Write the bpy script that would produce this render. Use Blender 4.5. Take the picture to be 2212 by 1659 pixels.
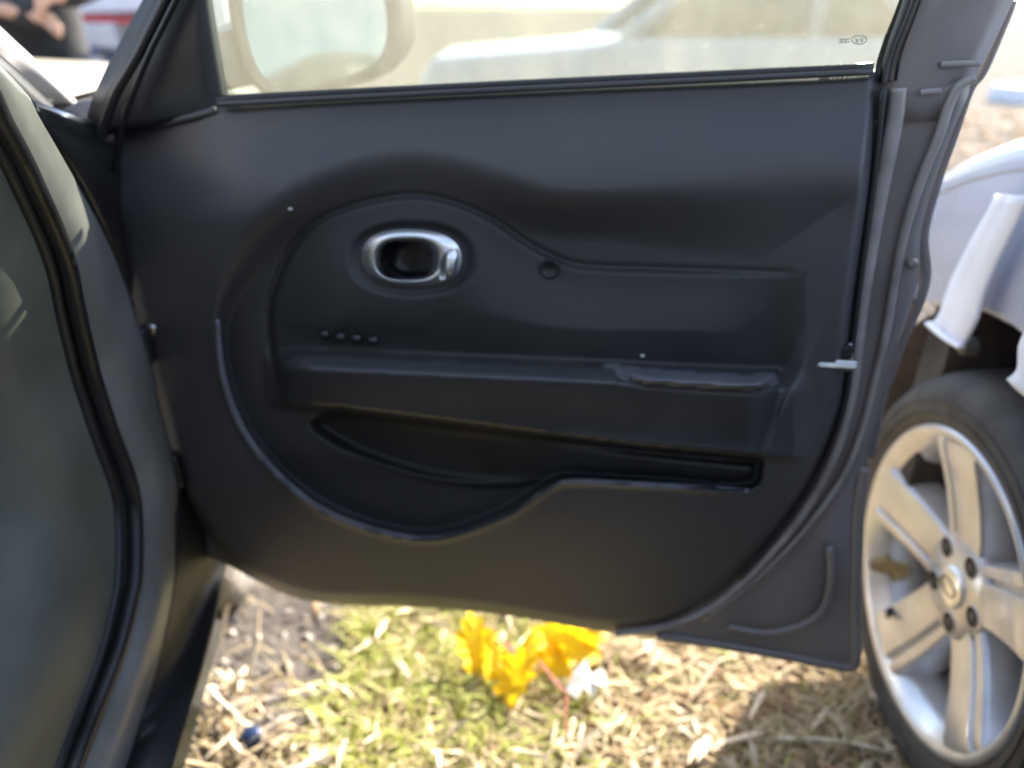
import bpy, math, random
import numpy as np
from mathutils import Vector, Matrix
for o in list(bpy.data.objects): bpy.data.objects.remove(o)
S = bpy.context.scene
COL = S.collection
R = math.radians
random.seed(7); RNG = np.random.default_rng(7)

# ------------------------------------------------------------------ camera, sky, sun, exposure
CAMH, PITCH, F = 1.05, R(26), 1670.0            # F: focal length for a 2212 x 1659 picture
cd = bpy.data.cameras.new('camera'); cam = bpy.data.objects.new('camera', cd); COL.objects.link(cam)
cam.location = (0, 0, CAMH); cam.rotation_euler = (R(90) - PITCH, 0, 0)
cd.sensor_width = 36; cd.lens = F / 2212 * 36
cd.clip_start = .02; cd.clip_end = 3000
cd.dof.use_dof = True; cd.dof.focus_distance = .58; cd.dof.aperture_fstop = 2.9; cd.dof.aperture_blades = 0
S.camera = cam
SUN_AZ, SUN_EL = R(36), R(32)                     # azimuth measured from +Y towards +X
w = bpy.data.worlds.new('World'); S.world = w; w.use_nodes = True
nt = w.node_tree; bg = nt.nodes['Background']; sk = nt.nodes.new('ShaderNodeTexSky')
sk.sky_type = 'NISHITA'; sk.sun_disc = False; sk.sun_elevation = SUN_EL; sk.sun_rotation = SUN_AZ
sk.air_density = 1.0; sk.dust_density = 1.2; sk.ozone_density = 1.2
# broken white cloud over the whole sky
wtc = nt.nodes.new('ShaderNodeTexCoord'); wmp = nt.nodes.new('ShaderNodeMapping'); wmp.inputs['Scale'].default_value = (1, 1, 2.2); nt.links.new(wtc.outputs['Generated'], wmp.inputs[0])
wn = nt.nodes.new('ShaderNodeTexNoise'); wn.inputs['Scale'].default_value = 2.6; wn.inputs['Detail'].default_value = 8; wn.inputs['Roughness'].default_value = .58; nt.links.new(wmp.outputs[0], wn.inputs[0])
wr = nt.nodes.new('ShaderNodeMapRange'); wr.inputs[1].default_value = .46; wr.inputs[2].default_value = .62; wr.inputs[4].default_value = .5; nt.links.new(wn.outputs['Fac'], wr.inputs[0])
wm = nt.nodes.new('ShaderNodeMix'); wm.data_type = 'RGBA'; nt.links.new(wr.outputs[0], wm.inputs[0]); nt.links.new(sk.outputs[0], wm.inputs[6]); wm.inputs[7].default_value = (6.2, 6.5, 7.0, 1)
nt.links.new(wm.outputs[2], bg.inputs[0]); bg.inputs[1].default_value = .105
sl = bpy.data.lights.new('sun', 'SUN'); sun = bpy.data.objects.new('sun', sl); COL.objects.link(sun)
sl.energy = 4.9; sl.angle = R(.53); sl.color = (1, .93, .82)
sd = Vector((math.sin(SUN_AZ) * math.cos(SUN_EL), math.cos(SUN_AZ) * math.cos(SUN_EL), math.sin(SUN_EL)))
sun.rotation_euler = sd.to_track_quat('Z', 'Y').to_euler(); sun.location = sd * 20
S.view_settings.view_transform = 'Standard'; S.view_settings.look = 'None'
S.view_settings.exposure = 2.2; S.view_settings.gamma = 1

# ------------------------------------------------------------------ helpers
def ray(px, py):
    x = (px - 1106) / F; y = -(py - 829.5) / F
    return np.stack([x + 0 * y, math.cos(PITCH) + y * math.sin(PITCH) + 0 * x, -math.sin(PITCH) + y * math.cos(PITCH) + 0 * x], -1)
C0 = np.array([0, 0, CAMH])
EU = np.array([.987, -.16, 0]); EU /= np.linalg.norm(EU)
EW = np.array([EU[1], -EU[0], 0])                # door normal, towards the cabin
DP = np.array([0, .785, 0])
def D(px, py, wv=0.):                            # a point of the door's inner face, wv metres proud of it
    px = np.asarray(px, float); py = np.asarray(py, float)
    r = ray(px, py); t = ((DP - C0) @ EW + wv) / (r @ EW)
    return C0 + r * t[..., None]
def Wd(px, py, fwd):                             # point at a given distance ahead of the camera
    r = ray(np.asarray(px, float), np.asarray(py, float)); return C0 + r * (np.asarray(fwd) / r[..., 1])[..., None]
def Zg(px, py, z=0.):
    r = ray(np.asarray(px, float), np.asarray(py, float)); return C0 + r * ((z - CAMH) / r[..., 2])[..., None]
def Xp(px, py, x):
    r = ray(np.asarray(px, float), np.asarray(py, float)); return C0 + r * (x / r[..., 0])[..., None]
def catmull(pts, n=8, closed=False):
    P = np.asarray(pts, float); m = len(P); out = []
    rng = range(m) if closed else range(m - 1)
    for i in rng:
        if closed: a, b, c, d = P[(i - 1) % m], P[i], P[(i + 1) % m], P[(i + 2) % m]
        else: a, b, c, d = P[max(i - 1, 0)], P[i], P[i + 1], P[min(i + 2, m - 1)]
        for k in range(n):
            t = k / n
            out.append(.5 * (2 * b + (c - a) * t + (2 * a - 5 * b + 4 * c - d) * t * t + (3 * b - a - 3 * c + d) * t ** 3))
    if not closed: out.append(P[-1])
    return np.array(out)
def resample(P, n):
    P = np.asarray(P, float); d = np.r_[0, np.cumsum(np.linalg.norm(np.diff(P, axis=0), axis=1))]
    s = np.linspace(0, d[-1], n)
    return np.stack([np.interp(s, d, P[:, k]) for k in range(P.shape[1])], 1)
def sstep(a, b, x):
    t = np.clip((x - a) / (b - a), 0, 1); return t * t * (3 - 2 * t)

def tag(o, label=None, cat=None, group=None, kind=None):
    for k, v in (('label', label), ('category', cat), ('group', group), ('kind', kind)):
        if v: o[k] = v
    return o
def attach(o, parent):
    if parent is not None:
        o.parent = parent; o.matrix_parent_inverse = parent.matrix_basis.inverted() if parent.parent is None else (parent.parent.matrix_basis @ parent.matrix_parent_inverse @ parent.matrix_basis).inverted()
    return o
def empty(name, loc, label, cat, group=None):
    o = bpy.data.objects.new(name, None); COL.objects.link(o); o.location = loc; o.empty_display_size = .1
    return tag(o, label, cat, group)
def mk(name, verts, faces, mat, parent=None, smooth=True, bevel=0, solid=0, subs=0, sharp=None):
    me = bpy.data.meshes.new(name); me.from_pydata([tuple(map(float, v)) for v in verts], [], [tuple(int(i) for i in f) for f in faces]); me.update()
    o = bpy.data.objects.new(name, me); COL.objects.link(o)
    if mat: me.materials.append(mat)
    if smooth: me.shade_smooth()
    if solid:
        ns = np.zeros(len(me.polygons) * 3); me.polygons.foreach_get('normal', ns); cs = np.zeros_like(ns); me.polygons.foreach_get('center', cs)
        if ((C0 - cs.reshape(-1, 3)) * ns.reshape(-1, 3)).sum() < 0: me.flip_normals()
        m = o.modifiers.new('solid', 'SOLIDIFY'); m.thickness = solid; m.offset = -1
    if bevel:
        m = o.modifiers.new('bevel', 'BEVEL'); m.width = bevel; m.segments = 3; m.limit_method = 'ANGLE'; m.angle_limit = R(35)
    if subs:
        m = o.modifiers.new('subs', 'SUBSURF'); m.levels = subs; m.render_levels = subs
    return attach(o, parent)
def merged(name, pieces, mat, parent=None, **k):
    V, Fc = [], []
    for v, f in pieces:
        b = len(V); V += [tuple(x) for x in v]; Fc += [tuple(b + i for i in q) for q in f]
    return mk(name, V, Fc, mat, parent, **k)
def grid_faces(nr, nc, wrap=False):
    f = []
    for i in range(nr - 1):
        for j in range(nc if wrap else nc - 1):
            f.append((i * nc + j, i * nc + (j + 1) % nc, (i + 1) * nc + (j + 1) % nc, (i + 1) * nc + j))
    return f
def loft(name, curves, mat, parent=None, n=40, solid=0, **k):
    G = [resample(catmull(c), n) for c in curves]
    if len(G) > 2:
        G = np.array(G); G = np.array([catmull(G[:, j], 5) for j in range(n)]).transpose(1, 0, 2)
    G = np.array(G)
    return mk(name, G.reshape(-1, 3), grid_faces(G.shape[0], n), mat, parent, solid=solid, **k)
def tube_geo(pts, r, segs=10, flat=1.0, upv=(0, 0, 1), closed=False):
    P = np.asarray(pts, float); n = len(P); r = np.ones(n) * r if np.isscalar(r) else np.interp(np.linspace(0, 1, n), np.linspace(0, 1, len(r)), r)
    T = np.gradient(P, axis=0)
    if closed: T = np.roll(P, -1, 0) - np.roll(P, 1, 0)
    T /= np.linalg.norm(T, axis=1)[:, None] + 1e-9
    up = np.array(upv, float); V = []
    for i in range(n):
        a = np.cross(T[i], up)
        if np.linalg.norm(a) < 1e-3: a = np.cross(T[i], [1, 0, 0])
        a /= np.linalg.norm(a); b = np.cross(a, T[i])
        for k in range(segs):
            q = 2 * math.pi * k / segs; V.append(P[i] + r[i] * (a * math.cos(q) + b * flat * math.sin(q)))
    f = grid_faces(n, segs, True)
    if closed: f += [((n - 1) * segs + j, (n - 1) * segs + (j + 1) % segs, (j + 1) % segs, j) for j in range(segs)]
    else: f += [tuple(range(segs))[::-1], tuple((n - 1) * segs + j for j in range(segs))]
    return V, f
def tube(name, pts, r, mat, parent=None, n=6, smoothpath=True, **k):
    P = catmull(pts, n) if smoothpath and len(pts) > 2 else np.asarray(pts, float)
    kw = {q: k.pop(q) for q in ('segs', 'flat', 'upv', 'closed') if q in k}
    v, f = tube_geo(P, r, **kw); return mk(name, v, f, mat, parent, **k)
def box_geo(c, s, rz=0, M=None):
    c = np.array(c, float); V = []
    for z in (-1, 1):
        for x, y in ((-1, -1), (1, -1), (1, 1), (-1, 1)):
            p = np.array([x * s[0] / 2, y * s[1] / 2, z * s[2] / 2])
            if M is not None: p = M @ p
            else: p = np.array([p[0] * math.cos(rz) - p[1] * math.sin(rz), p[0] * math.sin(rz) + p[1] * math.cos(rz), p[2]])
            V.append(c + p)
    return V, [(3, 2, 1, 0), (4, 5, 6, 7), (0, 1, 5, 4), (1, 2, 6, 5), (2, 3, 7, 6), (3, 0, 4, 7)]
def box(name, c, s, mat, parent=None, rz=0, bevel=.003, M=None, **k):
    v, f = box_geo(c, s, rz, M); return mk(name, v, f, mat, parent, bevel=bevel, smooth=False, **k)
DM = np.stack([EU, EW, [0, 0, 1]], 1)            # door axes as columns (along, out, up)
def prism(name, poly3, off, mat, parent=None, bevel=0, **k):
    a = [np.array(p) for p in poly3]; n = len(a); b = [p + np.array(off) for p in a]
    return mk(name, a + b, [tuple(range(n)), tuple(range(2 * n - 1, n - 1, -1))] + [(i, i + n, (i + 1) % n + n, (i + 1) % n) for i in range(n)], mat, parent, smooth=k.pop('smooth', False), bevel=bevel, **k)
def lathe_geo(prof, segs, origin, axis, xdir):
    ax = np.array(axis, float); ax /= np.linalg.norm(ax); xd = np.array(xdir, float); yd = np.cross(ax, xd); V = []
    for r, a in prof:
        for k in range(segs):
            q = 2 * math.pi * k / segs; V.append(np.array(origin) + ax * a + r * (xd * math.cos(q) + yd * math.sin(q)))
    return V, grid_faces(len(prof), segs, True)

# ------------------------------------------------------------------ materials
def mat(name, col, rough=.5, metal=0, noise=0, nscale=20, bump=0, bscale=200, coat=0, spec=.5, col2=None, sheen=0, trans=0, detail=6, dist=.002, rvar=0):
    m = bpy.data.materials.new(name); m.use_nodes = True; t = m.node_tree; b = t.nodes['Principled BSDF']
    b.inputs['Base Color'].default_value = (*col, 1); b.inputs['Roughness'].default_value = rough; b.inputs['Metallic'].default_value = metal
    b.inputs['Specular IOR Level'].default_value = spec; b.inputs['Coat Weight'].default_value = coat; b.inputs['Coat Roughness'].default_value = .06
    b.inputs['Sheen Weight'].default_value = sheen
    tc = t.nodes.new('ShaderNodeTexCoord')
    if noise or col2 or rvar:
        n = t.nodes.new('ShaderNodeTexNoise'); n.inputs['Scale'].default_value = nscale; n.inputs['Detail'].default_value = detail
        t.links.new(tc.outputs['Object'], n.inputs['Vector'])
        mr = t.nodes.new('ShaderNodeMapRange'); mr.inputs[1].default_value = .32; mr.inputs[2].default_value = .68; t.links.new(n.outputs['Fac'], mr.inputs[0])
        if noise or col2:
            mx = t.nodes.new('ShaderNodeMix'); mx.data_type = 'RGBA'
            c2 = col2 or tuple(min(1, c * (1 + noise)) for c in col); c1 = col if col2 else tuple(c * (1 - noise) for c in col)
            mx.inputs[6].default_value = (*c1, 1); mx.inputs[7].default_value = (*c2, 1)
            t.links.new(mr.outputs[0], mx.inputs[0]); t.links.new(mx.outputs[2], b.inputs['Base Color'])
        if rvar:
            r2 = t.nodes.new('ShaderNodeMapRange'); r2.inputs[3].default_value = rough - rvar; r2.inputs[4].default_value = rough + rvar
            t.links.new(mr.outputs[0], r2.inputs[0]); t.links.new(r2.outputs[0], b.inputs['Roughness'])
    if bump:
        n2 = t.nodes.new('ShaderNodeTexNoise'); n2.inputs['Scale'].default_value = bscale; n2.inputs['Detail'].default_value = 4
        t.links.new(tc.outputs['Object'], n2.inputs['Vector']); bp = t.nodes.new('ShaderNodeBump'); bp.inputs['Strength'].default_value = bump; bp.inputs['Distance'].default_value = dist
        t.links.new(n2.outputs['Fac'], bp.inputs['Height']); t.links.new(bp.outputs[0], b.inputs['Normal'])
    if trans:
        out = t.nodes['Material Output']; tr = t.nodes.new('ShaderNodeBsdfTranslucent'); ms = t.nodes.new('ShaderNodeMixShader'); ms.inputs[0].default_value = trans
        src = b.inputs['Base Color'].links
        if src: t.links.new(src[0].from_socket, tr.inputs[0])
        else: tr.inputs[0].default_value = (*col, 1)
        t.links.new(b.outputs[0], ms.inputs[1]); t.links.new(tr.outputs[0], ms.inputs[2]); t.links.new(ms.outputs[0], out.inputs[0])
    return m
M = {}
M['soft'] = mat('soft charcoal plastic', (.052, .051, .055), .46, col2=(.070, .067, .067), nscale=7, detail=12, bump=.35, bscale=900, dist=.0006, rvar=.05)
M['insert'] = mat('black soft insert', (.036, .036, .037), .55, noise=.18, nscale=9, bump=.35, bscale=900, dist=.0006, rvar=.05)
M['doorpaint'] = mat('black car paint lightened by haze', (.20, .18, .175), .36, coat=.25, noise=.15, nscale=10, rvar=.08)  # black door paint, lens haze mixed into the colour
M['hard'] = mat('hard black plastic', (.022, .022, .023), .45, noise=.2, nscale=14, bump=.3, bscale=1100, dist=.0005, rvar=.05)
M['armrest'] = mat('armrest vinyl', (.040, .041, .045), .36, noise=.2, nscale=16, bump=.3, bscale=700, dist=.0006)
M['pad'] = mat('vinyl with painted highlight', (.125, .128, .14), .4, noise=.15, nscale=16, bump=.3, bscale=700, dist=.0006)  # paler than the armrest: sky highlight on the ledges painted in
M['armtop'] = mat('armrest vinyl with painted top light', (.06, .062, .068), .38, noise=.15, nscale=16, bump=.3, bscale=700, dist=.0006)  # same vinyl as the armrest, sky light on its top painted in
M['gloss'] = mat('gloss black plastic', (.012, .012, .013), .16, noise=.2)
M['rubber'] = mat('black rubber', (.018, .018, .018), .38, noise=.25, nscale=30, bump=.2, bscale=300)
M['jambgrey'] = mat('black jamb paint with lens haze', (.20, .195, .18), .42, coat=.2, noise=.2, nscale=12, rvar=.08)  # black paint raised to grey to carry lens haze
M['strip'] = mat('shiny weatherstrip rubber with painted glint', (.30, .275, .265), .24, noise=.2, nscale=30)  # base colour raised to stand for glints along the rubber
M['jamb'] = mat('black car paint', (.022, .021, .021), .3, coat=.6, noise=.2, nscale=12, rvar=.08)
M['chrome'] = mat('satin chrome', (.86, .87, .88), .36, metal=1, noise=.04, nscale=40)
M['steel'] = mat('galvanised steel', (.55, .55, .56), .35, metal=1, noise=.2, nscale=60)
M['white'] = mat('white car paint with blue shade', (.43, .48, .60), .32, coat=.4, noise=.08, nscale=5, rvar=.1)  # white paint with the blue of open shade tinted in
M['whitep'] = mat('white bumper plastic', (.74, .79, .88), .45, noise=.06, nscale=8)
M['liner'] = mat('dark wheel arch liner', (.045, .04, .038), .85, noise=.5, nscale=14, bump=.6, bscale=60, dist=.004)
M['tyre'] = mat('tyre rubber', (.052, .050, .048), .72, noise=.35, nscale=22, bump=.4, bscale=160)
M['alloy'] = mat('silver painted alloy', (.60, .61, .635), .30, metal=.6, noise=.12, nscale=18, coat=.2)
M['alloyd'] = mat('brake dark metal', (.10, .095, .09), .6, metal=.4, noise=.4, nscale=30)
M['cream'] = mat('hood paint with sky glare', (.72, .64, .50), .3, coat=.5, noise=.05, nscale=4)  # black hood's reflection of bright sky, painted as cream
M['dark'] = mat('dark hole', (.012, .012, .012), .7)
M['grey'] = mat('interior plastic with flare tint', (.125, .128, .105), .55, noise=.2, nscale=10, bump=.3, bscale=700, dist=.0006)  # lightness and olive tint imitate lens flare over the interior
M['carpet'] = mat('dark carpet', (.035, .035, .033), .95, noise=.4, nscale=200, bump=.6, bscale=500)
M['denim'] = mat('dark denim', (.022, .035, .062), .9, noise=.3, nscale=60, bump=.4, bscale=500)
M['jacket'] = mat('charcoal jacket cloth', (.030, .031, .034), .9, noise=.3, nscale=12, bump=.5, bscale=60, dist=.01)
M['skin'] = mat('skin', (.55, .34, .26), .5, noise=.1, nscale=30)
M['hair'] = mat('dark hair', (.02, .014, .01), .6, noise=.3)
M['shoe'] = mat('brown shoe leather', (.06, .04, .03), .5, noise=.2)
M['red'] = mat('red car paint', (.52, .03, .03), .3, coat=.5, noise=.15, nscale=6)
M['blue'] = mat('blue car paint', (.04, .07, .24), .35, coat=.4, noise=.2, nscale=6)
M['paleblue'] = mat('pale blue plastic', (.30, .45, .68), .5, noise=.15, nscale=6)
M['lamp'] = mat('clear headlamp plastic', (.55, .54, .58), .15, noise=.2, nscale=20)
M['carglass'] = mat('dark car window', (.06, .065, .06), .08, noise=.3, nscale=3)
M['mirror'] = mat('mirror glass', (.9, .92, .93), .015, metal=1, noise=.01)
M['yellow'] = mat('yellow maple leaf', (.92, .70, .01), .5, col2=(.80, .48, .01), nscale=22, trans=.45, bump=.4, bscale=90)
M['petiole'] = mat('red leaf stalk', (.42, .10, .09), .5, noise=.3, nscale=60)
M['paper'] = mat('white paper', (.85, .85, .82), .8, noise=.05, trans=.3)
M['bluecap'] = mat('dark blue plastic', (.02, .035, .09), .25, noise=.2)
M['twig'] = mat('bleached dry stalk', (.62, .55, .42), .7, noise=.3, nscale=60)
M['stone'] = mat('grey stone', (.30, .27, .24), .9, noise=.35, nscale=30, bump=.6, bscale=60)
M['leafbrown'] = mat('dry brown leaf', (.30, .17, .08), .7, col2=(.46, .33, .19), nscale=9, trans=.25)
M['trunk'] = mat('bark', (.10, .075, .055), .9, noise=.4, nscale=30, bump=.8, bscale=40)
M['crown'] = mat('autumn foliage', (.09, .08, .03), .7, col2=(.05, .075, .025), nscale=2, trans=.2)
# window glass: clear pane with a film of dust that glows when the sun stands behind it
g = bpy.data.materials.new('dusty window glass'); g.use_nodes = True; t = g.node_tree; t.nodes.remove(t.nodes['Principled BSDF'])
tc = t.nodes.new('ShaderNodeTexCoord'); mp = t.nodes.new('ShaderNodeMapping'); mp.inputs['Scale'].default_value = (1.1, 1.1, .5); t.links.new(tc.outputs['Object'], mp.inputs[0])
n1 = t.nodes.new('ShaderNodeTexNoise'); n1.inputs['Scale'].default_value = 14; n1.inputs['Detail'].default_value = 7; n1.inputs['Roughness'].default_value = .65; t.links.new(mp.outputs[0], n1.inputs[0])
n3 = t.nodes.new('ShaderNodeTexNoise'); n3.inputs['Scale'].default_value = 160; n3.inputs['Detail'].default_value = 3; t.links.new(tc.outputs['Object'], n3.inputs[0])
m1 = t.nodes.new('ShaderNodeMapRange'); m1.inputs[1].default_value = .3; m1.inputs[2].default_value = .7; m1.inputs[3].default_value = .048; m1.inputs[4].default_value = .088; t.links.new(n1.outputs['Fac'], m1.inputs[0])
m2 = t.nodes.new('ShaderNodeMapRange'); m2.inputs[1].default_value = .62; m2.inputs[2].default_value = .8; m2.inputs[3].default_value = 0; m2.inputs[4].default_value = .05; t.links.new(n3.outputs['Fac'], m2.inputs[0])
ad = t.nodes.new('ShaderNodeMath'); ad.operation = 'ADD'; t.links.new(m1.outputs[0], ad.inputs[0]); t.links.new(m2.outputs[0], ad.inputs[1])
tp = t.nodes.new('ShaderNodeBsdfTransparent'); tp.inputs[0].default_value = (.70, .73, .69, 1)
gl = t.nodes.new('ShaderNodeBsdfGlossy'); gl.inputs['Roughness'].default_value = .02
fr = t.nodes.new('ShaderNodeFresnel'); fr.inputs[0].default_value = 1.25
ma = t.nodes.new('ShaderNodeMixShader'); t.links.new(fr.outputs[0], ma.inputs[0]); t.links.new(tp.outputs[0], ma.inputs[1]); t.links.new(gl.outputs[0], ma.inputs[2])
tl = t.nodes.new('ShaderNodeBsdfTranslucent'); tl.inputs[0].default_value = (.80, .77, .66, 1)
mb = t.nodes.new('ShaderNodeMixShader'); t.links.new(ad.outputs[0], mb.inputs[0]); t.links.new(ma.outputs[0], mb.inputs[1]); t.links.new(tl.outputs[0], mb.inputs[2])
t.links.new(mb.outputs[0], t.nodes['Material Output'].inputs[0]); M['glass'] = g

# ------------------------------------------------------------------ ground
def gmat():
    m = mat('gravelly dirt', (.055, .048, .042), .95, col2=(.15, .13, .112), nscale=4, detail=12, spec=.12, bump=.9, bscale=55, dist=.012); return m
M['ground'] = gmat()
NG = 90
xs = np.sign(np.linspace(-1, 1, NG)) * (np.abs(np.linspace(-1, 1, NG)) ** 5) * 900 + np.linspace(-1, 1, NG) * 4
GX, GY = np.meshgrid(xs, xs + 1.5)
def gz(x, y): return .012 * np.sin(x * 3.1 + 1) * np.cos(y * 2.3) + .008 * np.sin(x * 7.3 + y * 5.1)
mkg = mk('ground', np.stack([GX, GY, gz(GX, GY) * np.exp(-(GX ** 2 + GY ** 2) / 400) - .012], -1).reshape(-1, 3), grid_faces(NG, NG), M['ground'])
tag(mkg, 'dry gravelly dirt of the yard', None, None, 'structure')

# ------------------------------------------------------------------ black car with the open door
car = empty('black_car', (-.45, .9, 0), 'black car with its front door swung wide open', 'car')
# door shell -------------------------------------------------------
shell_px = catmull([(170, 330), (200, 560), (260, 900), (350, 1130), (520, 1235), (680, 1300), (900, 1312), (1100, 1330), (1320, 1368), (1500, 1385), (1700, 1415), (1840, 1446), (1850, 1400),
            (1858, 1150), (1880, 980), (1906, 850), (1928, 780), (1958, 690), (1985, 600), (1990, 500), (2020, 390), (2058, 285), (2095, 190), (2060, 170), (1980, 160), (1890, 165), (1300, 195), (700, 222), (470, 235), (250, 270)], 6, True)
outer = D(shell_px[:, 0], shell_px[:, 1], -.075 * sstep(620, 220, shell_px[:, 0])); back = outer - EW * .085
N = len(outer); cen = outer.mean(0)
# inner face bowed, rounded edge, outer skin curved away
ring1 = cen + (outer - cen) * .97 + EW * .004
rb = cen - EW * .11 + (outer - cen) * np.array([.6, .6, .6]); rb = rb + EW * 0
V = list(ring1) + list(outer) + list(outer - EW * .03) + list(back) + list(rb) + [cen - EW * .03, cen - EW * .12]
Fc = []
for a in range(4):
    for i in range(N): Fc.append((a * N + i, (a + 1) * N + i, (a + 1) * N + (i + 1) % N, a * N + (i + 1) % N))
for i in range(N):
    Fc.append((5 * N, i, (i + 1) % N)); Fc.append((5 * N + 1, 4 * N + (i + 1) % N, 4 * N + i))
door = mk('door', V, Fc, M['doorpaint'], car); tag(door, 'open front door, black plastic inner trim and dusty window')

# trim: one relief, split in its separate mouldings ---------------------------------
def sdf(poly, X, Y):
    P = np.asarray(poly, float); Q = np.roll(P, -1, 0); d = np.full(X.shape, 1e9); ins = np.zeros(X.shape, bool)
    for (ax, ay), (bx, by) in zip(P, Q):
        ex, ey = bx - ax, by - ay; L = ex * ex + ey * ey + 1e-9
        tt = np.clip(((X - ax) * ex + (Y - ay) * ey) / L, 0, 1)
        d = np.minimum(d, (X - ax - tt * ex) ** 2 + (Y - ay - tt * ey) ** 2)
        c = (ay > Y) != (by > Y)
        ins ^= c & (X < (bx - ax) * (Y - ay) / (by - ay + 1e-12) + ax)
    d = np.sqrt(d); return np.where(ins, -d, d)
def pdist(line, X, Y):
    P = np.asarray(line, float); d = np.full(X.shape, 1e9)
    for (ax, ay), (bx, by) in zip(P[:-1], P[1:]):
        ex, ey = bx - ax, by - ay; L = ex * ex + ey * ey + 1e-9
        tt = np.clip(((X - ax) * ex + (Y - ay) * ey) / L, 0, 1); d = np.minimum(d, (X - ax - tt * ex) ** 2 + (Y - ay - tt * ey) ** 2)
    return np.sqrt(d)
TR = catmull([(250, 262), (330, 262), (400, 248), (470, 228), (700, 210), (1100, 190), (1500, 172), (1800, 158), (1888, 153), (1900, 178), (1880, 400), (1850, 610), (1832, 760), (1815, 880), (1765, 1010), (1690, 1130), (1590, 1245),
              (1500, 1315), (1420, 1350), (1310, 1362), (1180, 1345), (1050, 1325), (900, 1310), (760, 1305), (660, 1298), (570, 1266), (500, 1222), (430, 1130), (370, 980), (320, 800), (275, 600), (245, 400)], 5, True)
XX, YY = np.meshgrid(np.arange(230, 1915, 5.), np.arange(145, 1375, 5.))
dT = sdf(TR, XX, YY)
REC = catmull([(1830, 415), (1500, 430), (1300, 436), (1200, 430), (1100, 400), (1000, 366), (885, 350), (770, 368), (660, 412), (570, 480), (505, 570), (472, 680), (482, 810), (530, 935), (620, 1042), (725, 1113), (860, 1155),
               (960, 1157), (1090, 1112), (1160, 1066), (1200, 1043), (1240, 1036), (1420, 1044), (1612, 1056), (1650, 1000), (1690, 880), (1740, 760), (1790, 600)], 5, True)
dR = sdf(REC, XX, YY)
SEAM = catmull([(590, 800), (578, 700), (590, 620), (640, 520), (720, 458), (860, 421), (960, 430), (1060, 470), (1150, 530), (1230, 566), (1300, 575), (1400, 578), (1740, 590)], 6)
dS = pdist(SEAM, XX, YY)
INS = np.r_[SEAM, [(1735, 700), (1690, 800), (1680, 850), (600, 850)]]; dI = sdf(INS, XX, YY)
yb = 215 - (XX - 470) * .0458
Wv = .014 + .050 * sstep(0, 270, YY - yb) * (1 - .25 * sstep(0, 1, (XX - 500) / 1400)) - .006 * sstep(500, 1350, YY)
soft = 18 + 75 * sstep(760, 470, YY) + 90 * sstep(1250, 1750, XX) * sstep(900, 600, YY)
rec = sstep(.35, -1, dR / soft)
dep = .036 * (1 - .45 * sstep(1200, 1750, XX) * sstep(900, 650, YY))
Wv -= dep * rec
ring = np.exp(-((dR - 4) / 8) ** 2) * sstep(640, 800, YY) * sstep(1720, 1500, XX)
Wv += .0045 * ring
seamfade = sstep(1750, 1640, XX)
Wv -= .004 * np.exp(-(dS / 5.5) ** 2) * seamfade
Wv += (.005 * sstep(0, -18, dI) + .020 * sstep(0, -190, dI)) * sstep(1750, 1420, XX)
# armrest and pull pad
yA = 768 + (XX - 590) * .0447
yL = np.interp(XX, [600, 750, 900, 1150, 1400, 1620, 1700], [872, 886, 904, 936, 966, 986, 992])
ends = sstep(560, 680, XX) * sstep(1770, 1610, XX)
top = sstep(-26, 30, YY - yA); under = sstep(10, -6, YY - yL)
arm = ends * top * under
Wtop = .088 - .014 * sstep(0, 140, YY - yA)
Wv = Wv * (1 - arm) + np.maximum(Wtop, Wv) * arm
yl = np.interp(XX, [1270, 1300, 1330, 1390, 1500, 1620, 1655, 1690], [786, 798, 810, 824, 832, 838, 832, 816])
pad = sstep(1230, 1400, XX) * sstep(1705, 1640, XX) * sstep(-50, -4, YY - yl) * sstep(9, 0, YY - yl)
Wv = np.maximum(Wv, pad * .096)
Wv -= .003 * np.exp(-((YY - yl - 10) / 6) ** 2) * sstep(1290, 1400, XX) * sstep(1690, 1640, XX)
# switch well
sw = sdf(catmull([(612, 712), (640, 700), (900, 712), (925, 735), (905, 752), (640, 740)], 5, True), XX, YY); Wv -= .0012 * sstep(6, -14, sw)
# door pocket
POC = catmull([(672, 918), (720, 886), (760, 890), (900, 908), (1150, 940), (1400, 970), (1600, 989), (1640, 1000), (1618, 1050), (1420, 1038), (1240, 1030), (1180, 1038), (1090, 1046), (1000, 1043), (900, 1027), (765, 980)], 5, True)
dP = sdf(POC, XX, YY); Wv = Wv * (1 - sstep(10, -24, dP)) + (.006 + .026 * sstep(900, 1450, XX)) * sstep(10, -24, dP)
low = sstep(8, -20, dR) * sstep(960, 1050, YY) * sstep(0, 8, dP); Wv += .0015 * np.exp(-((dP - 8) / 9) ** 2) * (YY > 930) - .010 * low * sstep(1250, 1050, XX)
# handle dish
def sell(X, Y, cx, cy, a, b, n): return (np.abs((X - cx) / a) ** n + np.abs((Y - cy) / b) ** n) ** (1 / n)
hd = sell(XX, YY, 890, 560, 128, 76, 2.4); Wv -= .007 * sstep(1.12, .9, hd)
hc = sell(XX, YY, 882, 560, 74, 50, 2.6); Wv -= .030 * sstep(1.05, .88, hc)
Wv -= .055 * sstep(560, 240, XX) ** 1.3 + .038 * sstep(1000, 1390, YY) ** 1.2
Wv = np.where(Wv > 0, Wv * sstep(2, -26, dT) ** .5, Wv) + .001
keep = dT < 1
pts = D(XX, YY, Wv)
lab = np.zeros(XX.shape, int)                    # 0 lower trim
lab[(dI > 0) & (YY < yA + 20) & ((dR > -soft * .2) | (YY < 640))] = 1
lab[(dR < 0) & (dI > 0) & (YY < 700)] = 1
lab[(XX < 1790) & (dR > 0) & (YY > 640)] = 0
lab[(dI <= 0)] = 2
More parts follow.
